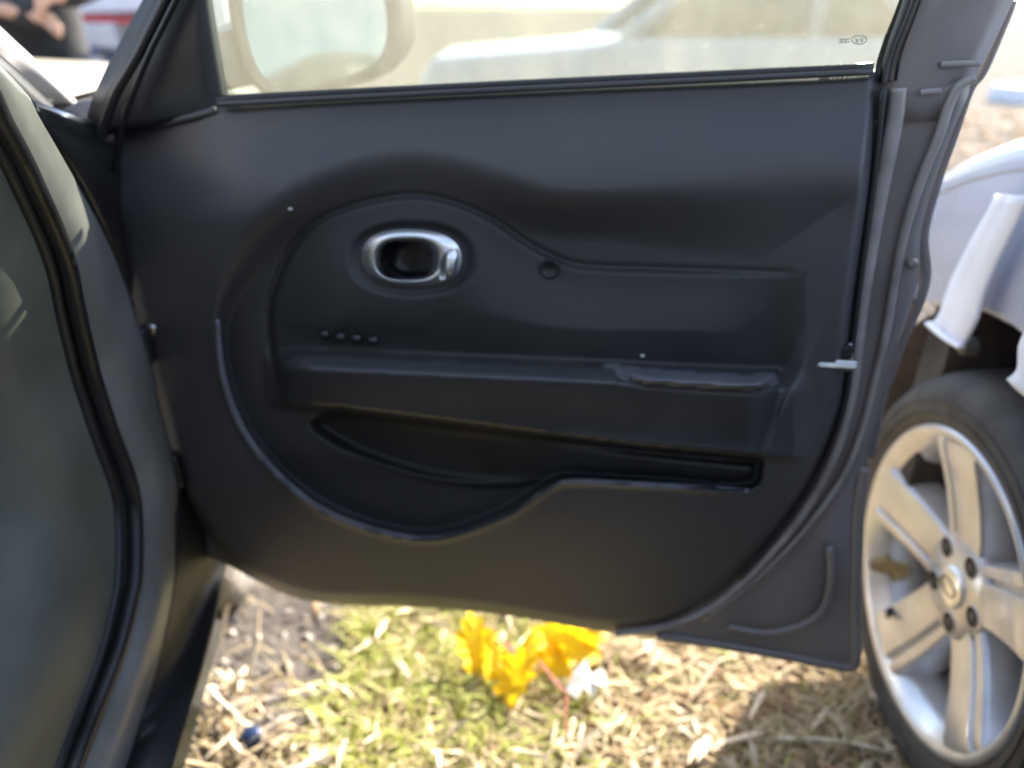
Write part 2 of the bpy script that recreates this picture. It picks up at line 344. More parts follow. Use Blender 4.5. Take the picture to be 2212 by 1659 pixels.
lab[(arm > .3) | (pad > .05)] = 3
lab[(pad > .35) & (YY < yl + 3)] = 6
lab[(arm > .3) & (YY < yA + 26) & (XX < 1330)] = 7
lab[(dP < 6)] = 4
lab[(hc < 1.06)] = 5
lab[(lab == 1) & (YY > 700)] = 0
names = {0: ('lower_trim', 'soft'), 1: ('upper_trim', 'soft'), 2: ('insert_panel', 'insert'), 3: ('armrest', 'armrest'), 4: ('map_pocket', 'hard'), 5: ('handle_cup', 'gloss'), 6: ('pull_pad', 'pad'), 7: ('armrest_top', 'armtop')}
nr, nc = XX.shape
cl = lab[:-1, :-1]; kk = keep[:-1, :-1] & keep[1:, :-1] & keep[:-1, 1:] & keep[1:, 1:]
dx_ = np.gradient(pts, axis=1); dy_ = np.gradient(pts, axis=0); nrm = np.cross(dy_, dx_); nrm /= np.linalg.norm(nrm, axis=-1)[..., None] + 1e-12
if (nrm @ EW).mean() < 0: nrm = -nrm
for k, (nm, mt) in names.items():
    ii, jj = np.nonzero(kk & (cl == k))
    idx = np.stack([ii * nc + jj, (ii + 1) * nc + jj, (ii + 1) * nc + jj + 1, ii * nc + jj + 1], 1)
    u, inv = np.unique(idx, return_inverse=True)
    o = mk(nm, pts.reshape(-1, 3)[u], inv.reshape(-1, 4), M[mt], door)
    o.data.normals_split_custom_set_from_vertices([tuple(v) for v in nrm.reshape(-1, 3)[u]])
def onw(px, py, extra=0.):                       # point on the trim relief
    i = int(np.clip((py - 145) / 5, 0, nr - 1)); j = int(np.clip((px - 230) / 5, 0, nc - 1)); return D(px, py, Wv[i, j] + extra)

ra = [p for p in catmull([(470, 690), (482, 812), (530, 937), (620, 1044), (725, 1115), (860, 1157), (960, 1159), (1090, 1114), (1165, 1066)], 5)]
tube('pocket_ring_glint', np.array([onw(x, y, .0015) for x, y in ra]), [.0025, .0042, .0045, .0042, .003, .0015], M['pad'], door, smoothpath=False, segs=8, upv=tuple(EW))  # pale tube paints the edge highlight along the recess
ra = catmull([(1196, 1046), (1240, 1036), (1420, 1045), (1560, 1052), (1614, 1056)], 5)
tube('pocket_lip_glint', np.array([onw(x, y + 4, .0) for x, y in ra]), [.002, .004, .004, .003], M['pad'], door, smoothpath=False, segs=8, upv=tuple(EW))  # pale tube paints the highlight line on the pocket edge
tl_ = catmull([(252, 268), (330, 266), (400, 252), (468, 233)], 6)
tube('trim_top_edge', np.array([onw(x, y + 6, .001) for x, y in tl_]), .0045, M['soft'], door, smoothpath=False, segs=8, upv=tuple(EW))
# inner handle: bezel ring and lever ------------------------------------------------
NPH, NS = 72, 12; V = []
wb = Wv[int((560 - 145) / 5), int((1030 - 230) / 5)]
for s in np.linspace(0, 1, NS):
    for k in range(NPH):
        q = 2 * math.pi * k / NPH; c, sn = math.cos(q), math.sin(q)
        def se(a, b, n): f = (abs(c / a) ** n + abs(sn / b) ** n) ** (-1 / n); return f * c, f * sn
        ox, oy = se(108, 62, 2.35); ix, iy = se(58, 41, 3.0)
        oy += .03 * ox
        px = (889 + ox) * (1 - s) + (877 + ix) * s; py = (557 + oy) * (1 - s) + (561 + iy) * s
        V.append(D(px, py, wb + .006 + .008 * (math.sin(math.pi / 2 * min(1, s / .72)) ** 1.0) - .016 * (max(0, s - .72) / .28) ** 1.3))
mk('handle_bezel', V, grid_faces(NS, NPH, True), M['chrome'], door)
lev = [[onw(948, 545, .022), onw(965, 541, .026), onw(990, 538, .030)], [onw(944, 562, .028), onw(965, 560, .032), onw(990, 556, .032)], [onw(942, 586, .028), onw(963, 590, .030), onw(984, 586, .028)], [onw(950, 600, .018), onw(965, 602, .02), onw(982, 600, .02)]]
loft('handle_lever', lev, M['chrome'], door, n=14, solid=.004)
# screw cover
c = onw(1187, 580, .001)
v, f = lathe_geo([(.0105, -.002), (.0105, .002), (.009, .0032), (.0075, .002), (.0068, .0005), (.0, .0)], 28, c, EW, EU); mk('screw_cover', v, f, M['hard'], door)
# switches
for x, y in ((700, 720), (735, 725), (770, 728), (806, 732)):
    c = onw(x, y, .004); v, f = lathe_geo([(.006, -.004), (.0058, .001), (.0045, .002), (.002, .0026), (.0001, .0027)], 16, c, EW * .6 + np.array([0, 0, .8]), EU)
    mk('window_switch', v, f, M['gloss'], door)
# small lint specks on the trim
for x, y in ((627, 451), (1388, 768)):
    p = onw(x, y, .002); v, f = box_geo(p, (.004, .001, .0025), 0, DM); mk('lint_speck', v, f, M['paper'], door, smooth=False)
# belt seal
bl = np.array([(470, 222), (700, 210), (1100, 190), (1500, 171), (1885, 152)])
tube('belt_seal', D(bl[:, 0], bl[:, 1] - 6, .013), .0045, M['rubber'], door, segs=8)
tube('belt_seal_lip', D(bl[:, 0], bl[:, 1] + 3, .019), .0028, M['soft'], door, segs=8)

# window frame, glass, sail panel, mirror ----------------------------------------------
gp = catmull([(474, 222), (440, 0), (432, -130), (560, -430), (800, -830), (1100, -1020), (1600, -1110), (2080, -1130), (2260, -1080), (2180, -650), (2060, -320), (1950, 0), (1912, 118), (1900, 150), (1300, 180)], 5, True)
gw = -.030
gi = D(gp[:, 0], gp[:, 1], gw); cg = gi.mean(0); n = len(gi)
mk('window_glass', list(gi) + list(gi - EW * .004), [tuple(range(n)), tuple(range(2 * n - 1, n - 1, -1))] + [(i, i + n, (i + 1) % n + n, (i + 1) % n) for i in range(n)], M['glass'], door, smooth=False)
# rear sash
def strip(name, Lp, Rp, w0, w1, m, th=.02, n=30):
    L = resample(catmull(Lp), n); Q = resample(catmull(Rp), n); rows = []
    for s in np.linspace(0, 1, 7):
        P = L * (1 - s) + Q * s; rows.append(D(P[:, 0], P[:, 1], w0 * (1 - s) + w1 * s + .006 * math.sin(math.pi * s)))
    G = np.array(rows)
    return mk(name, G.reshape(-1, 3), grid_faces(7, n), m, door, solid=th)
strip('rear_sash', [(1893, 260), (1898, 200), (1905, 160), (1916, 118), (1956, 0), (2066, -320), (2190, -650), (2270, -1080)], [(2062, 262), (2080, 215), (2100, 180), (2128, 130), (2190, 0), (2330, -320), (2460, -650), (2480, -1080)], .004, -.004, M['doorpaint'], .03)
strip('sash_seal', [(1897, 175), (1908, 112), (1948, 0), (2056, -320), (2178, -650), (2256, -1080)], [(1918, 178), (1932, 112), (1976, 0), (2086, -320), (2210, -650), (2290, -1080)], .004, .012, M['rubber'], .014)
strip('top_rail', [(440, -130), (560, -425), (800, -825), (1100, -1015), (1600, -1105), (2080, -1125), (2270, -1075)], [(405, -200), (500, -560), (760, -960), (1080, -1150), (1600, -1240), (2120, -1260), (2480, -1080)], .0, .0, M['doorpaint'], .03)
strip('sail_panel', [(484, 236), (474, 212), (440, 0), (434, -135)], [(180, 300), (200, 210), (275, 60), (420, -200)], -.006, -.02, M['hard'], .02)
tube('front_seal', D(np.array([208, 214, 228, 252, 292, 330, 357, 420]), np.array([370, 310, 262, 200, 130, 54, 0, -126]), .006), .0052, M['rubber'], door, segs=8, upv=tuple(EW))
tube('front_seal_inner', D(np.array([250, 258, 270, 286, 322, 350, 374, 432]), np.array([370, 310, 248, 206, 117, 60, 12, -104]), .008), .0036, M['gloss'], door, segs=8, upv=tuple(EW))
# mirror
mgp = catmull([(546, 0), (548, -70), (610, -118), (740, -118), (805, -50), (828, 40), (824, 108), (792, 150), (720, 176), (645, 190), (603, 172), (570, 110)], 6, True)
mc = mgp.mean(0); mgp = mc + (mgp - mc) * [.93, .97]; mgl = D(mgp[:, 0], mgp[:, 1], -.190); n = len(mgl)
cc = mgl.mean(0)
fan = lambda n, c: [(i, (i + 1) % n, c) for i in range(n)]
mtilt = lambda P: P + np.outer((P - cc) @ EU, EW) * -.58 + np.outer((P - cc)[:, 2], EW) * -.155
mg = mtilt(mgl)
mk('mirror_glass', list(mg) + [cc], fan(n, n), M['mirror'], door, smooth=False)
rows = []
for sc, wv in ((1.0, -.004), (1.03, .010), (1.10, .012), (1.20, -.002), (1.24, -.03), (1.15, -.07), (.75, -.105), (.2, -.118)):
    P = mc + (mgp - mc) * [sc, sc * (1 if sc < 1.1 else .96)]; q = D(P[:, 0], P[:, 1], -.190); rows.append(mtilt(q) + EW * wv)
G = np.array(rows); mk('mirror_housing', list(G.reshape(-1, 3)) + [G[-1].mean(0)], [tuple(reversed(q)) for q in grid_faces(len(rows), n, True)] + fan(n, n * len(rows))[:0] + [((len(rows) - 1) * n + i, (len(rows) - 1) * n + (i + 1) % n, len(rows) * n) for i in range(n)], M['hard'], door)
arm_l = [D(np.array([430, 440, 460]), np.array([60, 120, 200]), -.05), D(np.array([490, 505, 520]), np.array([70, 130, 190]), -.12), D(np.array([560, 570, 590]), np.array([40, 110, 170]), -.23)]
loft('mirror_arm', arm_l, M['hard'], door, n=14, solid=.03)
# glass stamp
e = np.array([(1856 + 16 * math.cos(q), 86 + 9 * math.sin(q)) for q in np.linspace(0, 2 * math.pi, 24, endpoint=False)])
M['etch'] = mat('etched glass mark', (.5, .5, .46), .8)
pcs = [tube_geo(D(e[:, 0], e[:, 1], gw + .0006), .0005, 4, closed=True)]
for x0, y0, x1, y1 in ((1848, 82, 1851, 91), (1853, 84, 1853, 92), (1858, 83, 1861, 91), (1863, 81, 1863, 90), (1812, 86, 1836, 84), (1812, 92, 1836, 90), (1818, 86, 1818, 92), (1826, 86, 1826, 92)):
    pcs.append(tube_geo(D(np.array([x0, x1]), np.array([y0, y1]), gw + .0006), .0005, 4))
merged('glass_stamp', pcs, M['etch'], door, smooth=False)

# shell details ---------------------------------------------------------------------
def dt(name, pp, wv, r, m, **k):
    a = np.array(pp, float); k.setdefault('upv', tuple(EW)); return tube(name, D(a[:, 0], a[:, 1], wv), r, m, door, **k)
dt('weatherstrip', [(1940, 190), (1932, 260), (1914, 350), (1892, 460), (1870, 590), (1856, 690), (1846, 790), (1832, 880), (1800, 985), (1735, 1105), (1640, 1220), (1540, 1310), (1440, 1352), (1330, 1368)], .010, [.0075, .008, .008, .007, .006, .0055, .005, .004], M['strip'])
dt('trim_edge', [(1908, 190), (1886, 400), (1858, 610), (1838, 770), (1822, 880), (1772, 1012), (1696, 1134), (1596, 1250)], .016, .0032, M['hard'])
dt('outer_weatherstrip', [(2106, 168), (2072, 186), (2050, 226), (2030, 290), (2000, 362), (1972, 440), (1950, 520), (1934, 600), (1918, 700), (1895, 800), (1862, 930), (1815, 1040), (1720, 1165), (1610, 1270), (1520, 1340)], .006, [.004, .0045, .0045, .004, .0035, .003], M['strip'])
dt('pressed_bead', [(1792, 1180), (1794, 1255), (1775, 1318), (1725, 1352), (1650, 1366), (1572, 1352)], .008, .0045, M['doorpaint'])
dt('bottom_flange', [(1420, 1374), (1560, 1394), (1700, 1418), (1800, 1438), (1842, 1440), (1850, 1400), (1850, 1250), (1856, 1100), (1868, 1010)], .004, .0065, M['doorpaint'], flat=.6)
for a, b, wv in (((2032, 140), (2118, 137), .004), ((1988, 201), (2032, 197), .008)):
    dt('sash_bracket', [a, ((a[0] + b[0]) / 2, (a[1] + b[1]) / 2 - 1), b], wv + .003, .0028, M['strip'], flat=.6)
for x, y in ((1972, 570),):
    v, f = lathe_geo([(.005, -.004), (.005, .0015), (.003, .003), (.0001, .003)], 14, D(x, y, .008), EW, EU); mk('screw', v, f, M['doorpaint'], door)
# latch
box('latch_plate', D(1802, 788, .040), (.038, .026, .010), M['steel'], door, M=DM @ np.array(Matrix.Rotation(R(28), 3, 'X')), bevel=.003)
box('latch_mouth', D(1808, 757, .034), (.028, .012, .012), M['dark'], door, M=DM, bevel=.002)
dt('latch_rim', [(1835, 742), (1838, 765), (1836, 790)], .030, .0022, M['steel'])
# outer skin edge hem that catches the sun
dt('skin_hem', [(2188, 2), (2128, 146), (2096, 192), (2060, 290), (2022, 395), (1992, 505), (1996, 590), (1982, 650), (1952, 720), (1928, 790), (1904, 862), (1880, 985)], -.03, [.004, .004, .005, .007, .007, .006, .005], M['doorpaint'])
dt('lock_tab', [(1966, 615), (1960, 650)], -.012, .008, M['steel'], smoothpath=False)

# body of the black car at the left ----------------------------------------------------
def cur(*p): a = np.array(p, float); return Wd(a[:, 0], a[:, 1], a[:, 2])
Cr = [(-120, 20, .50), (-20, 120, .56), (60, 205, .62), (82, 248, .64), (139, 347, .69), (174, 411, .72), (231, 518, .76), (273, 620, .785), (298, 697, .80), (330, 796, .815), (342, 860, .82), (360, 935, .82), (380, 1009, .82), (386, 1059, .815), (378, 1110, .80), (378, 1195, .76), (372, 1289, .72), (350, 1400, .665), (318, 1520, .61), (275, 1659, .545), (240, 1780, .50)]
Cl = [(-230, -40, .43), (-110, 80, .49), (-30, 170, .53), (10, 250, .56), (60, 340, .60), (87, 396, .62), (131, 491, .66), (161, 577, .685), (179, 664, .70), (211, 796, .72), (231, 860, .725), (253, 927, .73), (293, 1034, .735), (306, 1108, .73), (306, 1234, .69), (295, 1300, .665), (270, 1400, .62), (225, 1520, .565), (170, 1659, .50), (120, 1780, .46)]
cr, clv = cur(*Cr), cur(*Cl)
mid = (resample(catmull(cr), 18) + resample(catmull(clv), 18)) / 2 + np.array([.008, -.012, .004])
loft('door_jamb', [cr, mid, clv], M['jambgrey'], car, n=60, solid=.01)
off = lambda C, dx, dy, dz=0: np.asarray(C) + np.array([dx, dy, dz])
tube('opening_seal', cur(*[(x - 14, y + 4, f - .01) for x, y, f in Cl]), .0085, M['rubber'], car)
C2 = [(x - 52, y + 10, f - .02) for x, y, f in Cl]
C3 = [(x - 330, y + 40, f - .14) for x, y, f in Cl]
C4 = [(x - 1100, y + 120, f - .16) for x, y, f in Cl]
loft('kick_panel', [cur(*[(x - 22, y + 5, f + .005) for x, y, f in Cl]), cur(*C2), cur(*C3), cur(*C4)], M['grey'], car, n=50, solid=.01)
tube('trim_piping', cur(*C2), .006, M['hard'], car)
# hinge pillar behind the jamb, fender and hood
post = [cur((70, 215, .70), (150, 330, .76), (235, 500, .82), (300, 680, .86), (345, 850, .875), (390, 1030, .88), (400, 1150, .86), (440, 1215, .88)),
        cur((190, 262, .97), (330, 330, .99), (400, 500, .99), (450, 680, .985), (500, 850, .98), (520, 1030, .97), (515, 1150, .96), (512, 1222, .95))]
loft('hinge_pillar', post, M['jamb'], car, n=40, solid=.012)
for y0, x0 in ((735, 326), (380, 178), (1000, 392)):
    box('door_hinge', Wd(x0, y0, .835), (.014, .05, .045), M['jamb'], car, bevel=.004)
tube('check_strap', [Wd(330, 700, .83), Wd(338, 740, .84), Wd(345, 770, .85)], .006, M['steel'], car)
rdir = np.array([.14, -.99, 0]); ldir = np.array([-.99, -.14, 0]); H0 = np.array([-.445, .86, 0])
def body(a, l, z): return H0 + rdir * a + ldir * l + np.array([0, 0, z])
# rocker / sill: profile swept from the hinge pillar back
prof = [(-.005, .19), (.012, .20), (-.012, .28), (.0, .345), (.02, .358), (.06, .352), (.10, .345), (.13, .31), (.5, .27)]
ss = np.linspace(-.06, 2.2, 26)
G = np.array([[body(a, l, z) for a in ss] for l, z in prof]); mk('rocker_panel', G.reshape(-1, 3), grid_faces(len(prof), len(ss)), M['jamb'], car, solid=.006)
for k in range(7):                               # ribs of the scuff plate
    tube('scuff_rib', [body(.12 + 0 * k, .035 + .011 * k, .357 - .0004 * k), body(.8, .035 + .011 * k, .357 - .0004 * k)], .0025, M['hard'], car, smoothpath=False, segs=6)
# lower fender corner between sill and door
fl = [cur((478, 1000, .955), (500, 1100, .95), (500, 1180, .94), (485, 1236, .90), (474, 1290, .835), (456, 1365, .755), (428, 1465, .66), (402, 1560, .60), (372, 1659, .545), (330, 1780, .49)),
      cur((430, 1000, .92), (445, 1100, .915), (450, 1180, .89), (440, 1240, .86), (428, 1300, .815), (405, 1380, .735), (375, 1480, .65), (340, 1570, .585), (300, 1659, .535), (260, 1780, .485)),
      cur((378, 1000, .835), (384, 1080, .82), (376, 1180, .775), (373, 1240, .75), (366, 1300, .72), (348, 1400, .67), (318, 1500, .62), (290, 1580, .585), (255, 1690, .53), (220, 1790, .48))]
loft('sill_cover', fl, M['hard'], car, n=40, solid=.006)
# front fender and hood
fp = [(-.02, .95), (-.30, .945), (-.75, .925), (-1.20, .87), (-1.36, .78), (-1.42, .60), (-1.42, .30), (-.9, .24), (-.05, .24)]
rows = []
for l, zf in ((.06, 0), (.03, -.004), (.01, -.015), (.0, -.04)):
    rows.append(np.array([body(a, l, z + (zf if z > .5 else 0)) for a, z in fp]))
G = np.array(rows); mk('fender_edge', G.reshape(-1, 3), grid_faces(4, len(fp)), M['jamb'], car, solid=.004)
prism('front_fender', [body(a, .002, z - .035 if z > .5 else z) for a, z in fp], tuple(ldir * .05), M['jamb'], car)
hl = np.linspace(.055, 1.6, 14); ha = np.linspace(-.02, -1.38, 14)
G = np.array([[body(a, l, .955 + .035 * math.sin((l - .055) / 1.545 * math.pi) - .09 * max(0, (-a - .2) / 1.18) ** 2.4) for l in hl] for a in ha])
tag(mk('hood', G.reshape(-1, 3), grid_faces(14, 14), M['cream'], car, solid=.004), 'hood of the black car, bright sky reflection painted in as cream')
WC = body(-.42, .005, .31)
v, f = lathe_geo([(.20, -.01), (.225, .0), (.255, .006), (.285, .0), (.302, -.018), (.309, -.05), (.303, -.058), (.303, -.066), (.310, -.07), (.310, -.12), (.303, -.124), (.303, -.132), (.309, -.136), (.302, -.175), (.28, -.19), (.2, -.18)], 72, WC, -ldir, (0, 0, 1))
M['muddy'] = mat('muddy tyre rubber', (.12, .11, .10), .9, col2=(.27, .24, .21), nscale=28, bump=.9, bscale=70, dist=.006)
fw_ = mk('front_wheel', v, f, M['muddy'], car)
v, f = lathe_geo([(.0001, -.02), (.05, -.02), (.19, -.03), (.205, -.008), (.212, -.01), (.2, -.16), (.0001, -.16)], 48, WC, -ldir, (0, 0, 1)); mk('rim', v, f, M['alloy'], fw_)
# A-pillar, roof and rear body so that the car stands whole around the opening
pa = cur((186, 238, .99), (130, 183, .92), (90, 142, .87), (40, 95, .82), (0, 57, .78), (-120, -60, .70), (-330, -270, .60))
ap2 = cur((146, 254, .95), (105, 217, .90), (70, 186, .85), (32, 152, .80), (0, 124, .76), (-110, 26, .68), (-310, -160, .58))
ap3 = cur((130, 290, .86), (84, 248, .82), (48, 215, .78), (10, 182, .74), (-25, 152, .70), (-140, 60, .62), (-350, -120, .52))
M['pillar'] = mat('pillar paint with sky glare', (.82, .79, .77), .30, coat=.6, noise=.08)  # pale colour stands for sky reflected in the black pillar
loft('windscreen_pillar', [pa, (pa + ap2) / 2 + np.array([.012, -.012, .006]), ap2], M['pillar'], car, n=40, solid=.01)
loft('pillar_seal', [ap2 + np.array([0, .004, -.002]), (ap2 + ap3) / 2 + np.array([.01, -.01, 0]), ap3], M['rubber'], car, n=40, solid=.01)
r0 = np.array(pa[-1])
roof = [[body(a, l, z) for a, z in ((.75, 1.47), (1.2, 1.53), (2.2, 1.53), (3.1, 1.46))] for l in (.12, .2, .75, 1.3, 1.4)]
for k, l in enumerate((.12, .2, .75, 1.3, 1.4)):
    for q in roof[k]: q[2] += (-.05, .0, .04, .0, -.05)[k]
loft('roof', [np.array(c) for c in roof], M['jamb'], car, n=20, solid=.02)
prism('centre_pillar', [body(1.02, .02, .33), body(1.16, .02, .33), body(1.18, .06, 1.0), body(1.22, .14, 1.47), body(1.12, .14, 1.47), body(1.06, .06, 1.0)], tuple(ldir * .09), M['jamb'], car)
prism('rear_side', [body(1.17, .0, .24), body(3.3, .03, .3), body(3.35, .05, .95), body(1.18, .02, .98)], tuple(ldir * .08), M['jamb'], car)
# seat beside the opening
box('seat_cushion', body(.95, .55, .52), (.5, .52, .2), M['carpet'], car, rz=.14, bevel=.05)
Ms = np.array(Matrix.Rotation(R(-18), 3, 'X')); box('seat_back', body(1.32, .55, .9), (.48, .16, .7), M['carpet'], car, M=Ms, bevel=.05)
# dashboard end
prism('dashboard_end', [body(.0, .1, .62), body(.34, .1, .60), body(.40, .1, .78), body(.30, .1, .93), body(-.02, .1, .97)], tuple(ldir * 1.2), M['grey'], car, bevel=.02)
box('cabin_floor', body(.9, .95, .24), (1.4, 1.7, .03), M['carpet'], car, rz=.14)

# ------------------------------------------------------------------ wrecked white car on the right
wc = empty('white_car', (.95, .6, 0), 'wrecked white car with alloy wheel close to the open door, bumper torn off', 'car')
WX, WY, WZ, WRim = .598, .861, .311, .23
nx = -1.0
arcp = [(WY + .375 * math.cos(q), WZ + .02 + .375 * math.sin(q)) for q in np.linspace(R(66), R(188), 16)]
side = [(1.128, .795), (1.118, .74), (1.10, .69), (1.085, .665), (1.04, .665)] + arcp + [(.48, .2), (-1.9, .2), (-1.9, .98), (.2, .965), (.6, .945), (.85, .915), (.98, .88), (1.07, .84)]
sp = np.array([(.592, y, z) for y, z in side])
prism('front_fender', sp, (.03, 0, 0), M['white'], wc, bevel=.012, smooth=True)
# rounded shoulder of the fender and the headlamp corner
sh = []
for dx, dz in ((0, -.03), (.004, -.008), (.02, .008), (.05, .02), (.10, .026)):
    sh.append([(.590 + dx, 1.13 + (.01 if dx < .03 else -.03), .80 + dz), (.590 + dx, 1.075, .85 + dz), (.590 + dx, .98, .89 + dz), (.590 + dx, .85, .925 + dz), (.590 + dx, .6, .955 + dz), (.590 + dx, .2, .975 + dz), (.590 + dx, -1.0, .99 + dz)])
loft('fender_shoulder', [np.array(c) for c in sh], M['white'], wc, n=30, solid=.004)
hx = np.linspace(.69, 1.9, 12); hy = np.linspace(1.06, -.4, 12)
G = np.array([[(x, y - .25 * ((x - 1.3) / .6) ** 2 * .3, .945 + .03 * math.cos((x - 1.3) * 2) - .10 * max(0, (y - .5) / .6) ** 2) for x in hx] for y in hy]); mk('hood', G.reshape(-1, 3), grid_faces(12, 12), M['white'], wc, solid=.004)
prism('front_end', [(.62, 1.08, .35), (1.95, 1.1, .35), (1.95, 1.1, .78), (.62, 1.06, .78)], (0, -.06, 0), M['liner'], wc)
box('headlamp', (.72, 1.06, .76), (.16, .10, .10), M['lamp'], wc, bevel=.02)
# arch liner
pcs = []
V = []
for x in (.62, .85):
    for q in np.linspace(R(-15), R(200), 26): V.append((x, WY + .372 * math.cos(q), WZ + .02 + .372 * math.sin(q)))
V2 = list(V) + [(.86, WY, WZ)]
mk('arch_liner', V2, grid_faces(2, 26) + [(26 + i, 26 + i + 1, 52) for i in range(25)], M['liner'], wc, solid=.004)
prism('underbody', [(.87, 1.0, .25), (.87, 1.0, .8), (.87, -1.8, .8), (.87, -1.8, .25)], (.9, 0, 0), M['liner'], wc)
box('cabin', (1.25, -1.4, 1.2), (1.25, 1.6, .5), M['carglass'], wc, bevel=.15)
# hanging strips of the torn bumper
def bent(name, pp, x0, chan, parent):
    L = resample(catmull([p for p in pp[0]]), 16); Q = resample(catmull([p for p in pp[1]]), 16); rows = []
    for s, o in ((0, .004), (.05, -.002), (.36, -.004), (.46, -.002 if chan else -.004), (.56, -.004), (.95, -.002), (1, .004)):
        P = L * (1 - s) + Q * s; rows.append(Xp(P[:, 0], P[:, 1], x0) + np.array([o, 0, 0]))
    G = np.array(rows); return mk(name, G.reshape(-1, 3), grid_faces(len(rows), 16), M['whitep'], parent, solid=.004)
bent('hanging_strip', [[(2150, 418), (2128, 462), (2100, 509), (2076, 556), (2053, 603), (2036, 650), (2026, 680), (2006, 698)], [(2222, 425), (2196, 478), (2171, 529), (2150, 570), (2132, 611), (2116, 655), (2108, 690), (2078, 749)]], .560, True, wc)
tube('strip_lip', [Xp(2007, 699, .557), Xp(2040, 727, .554), Xp(2077, 750, .557)], .006, M['whitep'], wc, flat=.6)
bent('hanging_strip', [[(2225, 690), (2200, 744), (2196, 795), (2174, 816)], [(2300, 690), (2280, 770), (2275, 840), (2240, 876)]], .556, False, wc)
v, f = lathe_geo([(.012, -.01), (.012, .004), (.008, .009), (.0001, .010)], 16, Xp(2088, 748, .585), (-1, 0, 0), (0, 1, 0)); mk('bolt', v, f, M['alloyd'], wc)
# wheel
AX = np.array([-math.cos(R(2.8)), math.sin(R(2.8)), 0]); XD = np.array([0, 0, 1.]); YD = np.cross(AX, XD); WO = np.array([WX, WY, WZ])
def wp(r, t_, a): return WO + AX * a + XD * r + YD * t_
def rot(rad, tan, a, q): return WO + AX * a + XD * (rad * math.cos(q) - tan * math.sin(q)) + YD * (rad * math.sin(q) + tan * math.cos(q))
v, f = lathe_geo([(.196, -.165), (.186, -.10), (.194, -.03), (.204, -.012), (.212, -.004), (.219, .004), (.226, .007), (.2305, .003), (.2315, -.006), (.226, -.014)], 96, WO, AX, XD)
wheel = mk('wheel', v, f, M['alloy'], wc)
tp_ = [(.222, -.010), (.228, .000), (.240, .006), (.258, .009), (.276, .006), (.290, -.003), (.3005, -.016), (.306, -.030), (.3095, -.06), (.3095, -.066), (.302, -.067), (.302, -.073), (.310, -.074), (.3108, -.10), (.302, -.101), (.302, -.108), (.310, -.109), (.3085, -.14), (.301, -.172), (.285, -.185), (.225, -.175)]
v, f = lathe_geo(tp_, 96, WO, AX, XD); mk('tyre', v, f, M['tyre'], wheel)
pcs = []
for r in (.249, .266): 
    P = [WO + AX * (.0085) + r * (XD * math.cos(q) + YD * math.sin(q)) for q in np.linspace(0, 2 * math.pi, 72, endpoint=False)]; pcs.append(tube_geo(P, .0014, 5, closed=True, upv=tuple(AX)))
merged('sidewall_rib', pcs, M['tyre'], wheel)
v, f = lathe_geo([(.0001, -.13), (.13, -.13), (.135, -.10), (.08, -.09), (.0001, -.09)], 40, WO, AX, XD); mk('brake_drum', v, f, M['alloyd'], wheel)
v, f = lathe_geo([(.19, -.15), (.0001, -.15)], 40, WO, AX, XD); mk('wheel_back', v, f, M['dark'], wheel)
secs = [(1.12 * a_, b_) for a_, b_ in [(-.052, -.050), (-.049, -.006), (-.045, .001), (.014, .003), (.018, .001), (.0205, -.008), (.0245, -.008), (.027, .0), (.030, .002), (.043, .0), (.047, -.008), (.052, -.050)]]
for k in range(5):
    q = R(13) + k * 2 * math.pi / 5; V = []
    for rr, sc, da in ((.050, .80, -.034), (.085, .84, -.031), (.13, .90, -.022), (.17, .95, -.011), (.200, 1.0, -.002), (.213, 1.04, -.003)):
        for (tt, aa) in secs: V.append(rot(rr, tt * sc, aa + da, q))
    mk('spoke', V, grid_faces(6, len(secs)), M['alloy'], wheel, bevel=.002, solid=0)
v, f = lathe_geo([(.0001, -.028), (.032, -.028), (.036, -.0295), (.074, -.0300), (.079, -.036), (.080, -.06)], 60, WO, AX, XD); mk('hub', v, f, M['alloy'], wheel)
for k in range(5):
    q = R(13 + 36) + k * 2 * math.pi / 5; c = rot(.056, 0, -.0295, q)
    v, f = lathe_geo([(.0155, -.004), (.0160, .001), (.0148, .0012), (.0140, .0004), (.0001, .0004)], 22, c, AX, XD); o = mk('lug_hole_shade', v, f, M['dark'], wheel)  # no real hole: dark disc painted as the shade inside
    o.data.materials.append(M['alloy'])
    for i, p in enumerate(o.data.polygons): p.material_index = 1 if i < 44 else 0
    v, f = lathe_geo([(.0075, -.002), (.0075, .0010), (.004, .002), (.0001, .002)], 6, c + AX * .0005, AX, XD); mk('lug_nut', v, f, M['alloyd'], wheel, smooth=False)
v, f = lathe_geo([(.031, -.029), (.031, -.025), (.028, -.022), (.015, -.0205), (.0001, -.020)], 40, WO, AX, XD); cap = mk('centre_cap', v, f, M['chrome'], wheel)
P = [WO + AX * -.0205 + XD * .011 * math.cos(q) + YD * .020 * math.sin(q) for q in np.linspace(0, 2 * math.pi, 32, endpoint=False)]
v, f = tube_geo(P, .0015, 6, closed=True, upv=tuple(AX)); mk('cap_emblem', v, f, M['gloss'], wheel)
q = R(63 + 30); vp = Xp(1925, 1322, .612); 
v, f = tube_geo([vp + np.array([.02, .012, 0]), vp + np.array([-.004, 0, 0]), vp + np.array([-.012, -.014, .0])], [.006, .0065, .002], 10); mk('valve', v, f, M['rubber'], wheel)

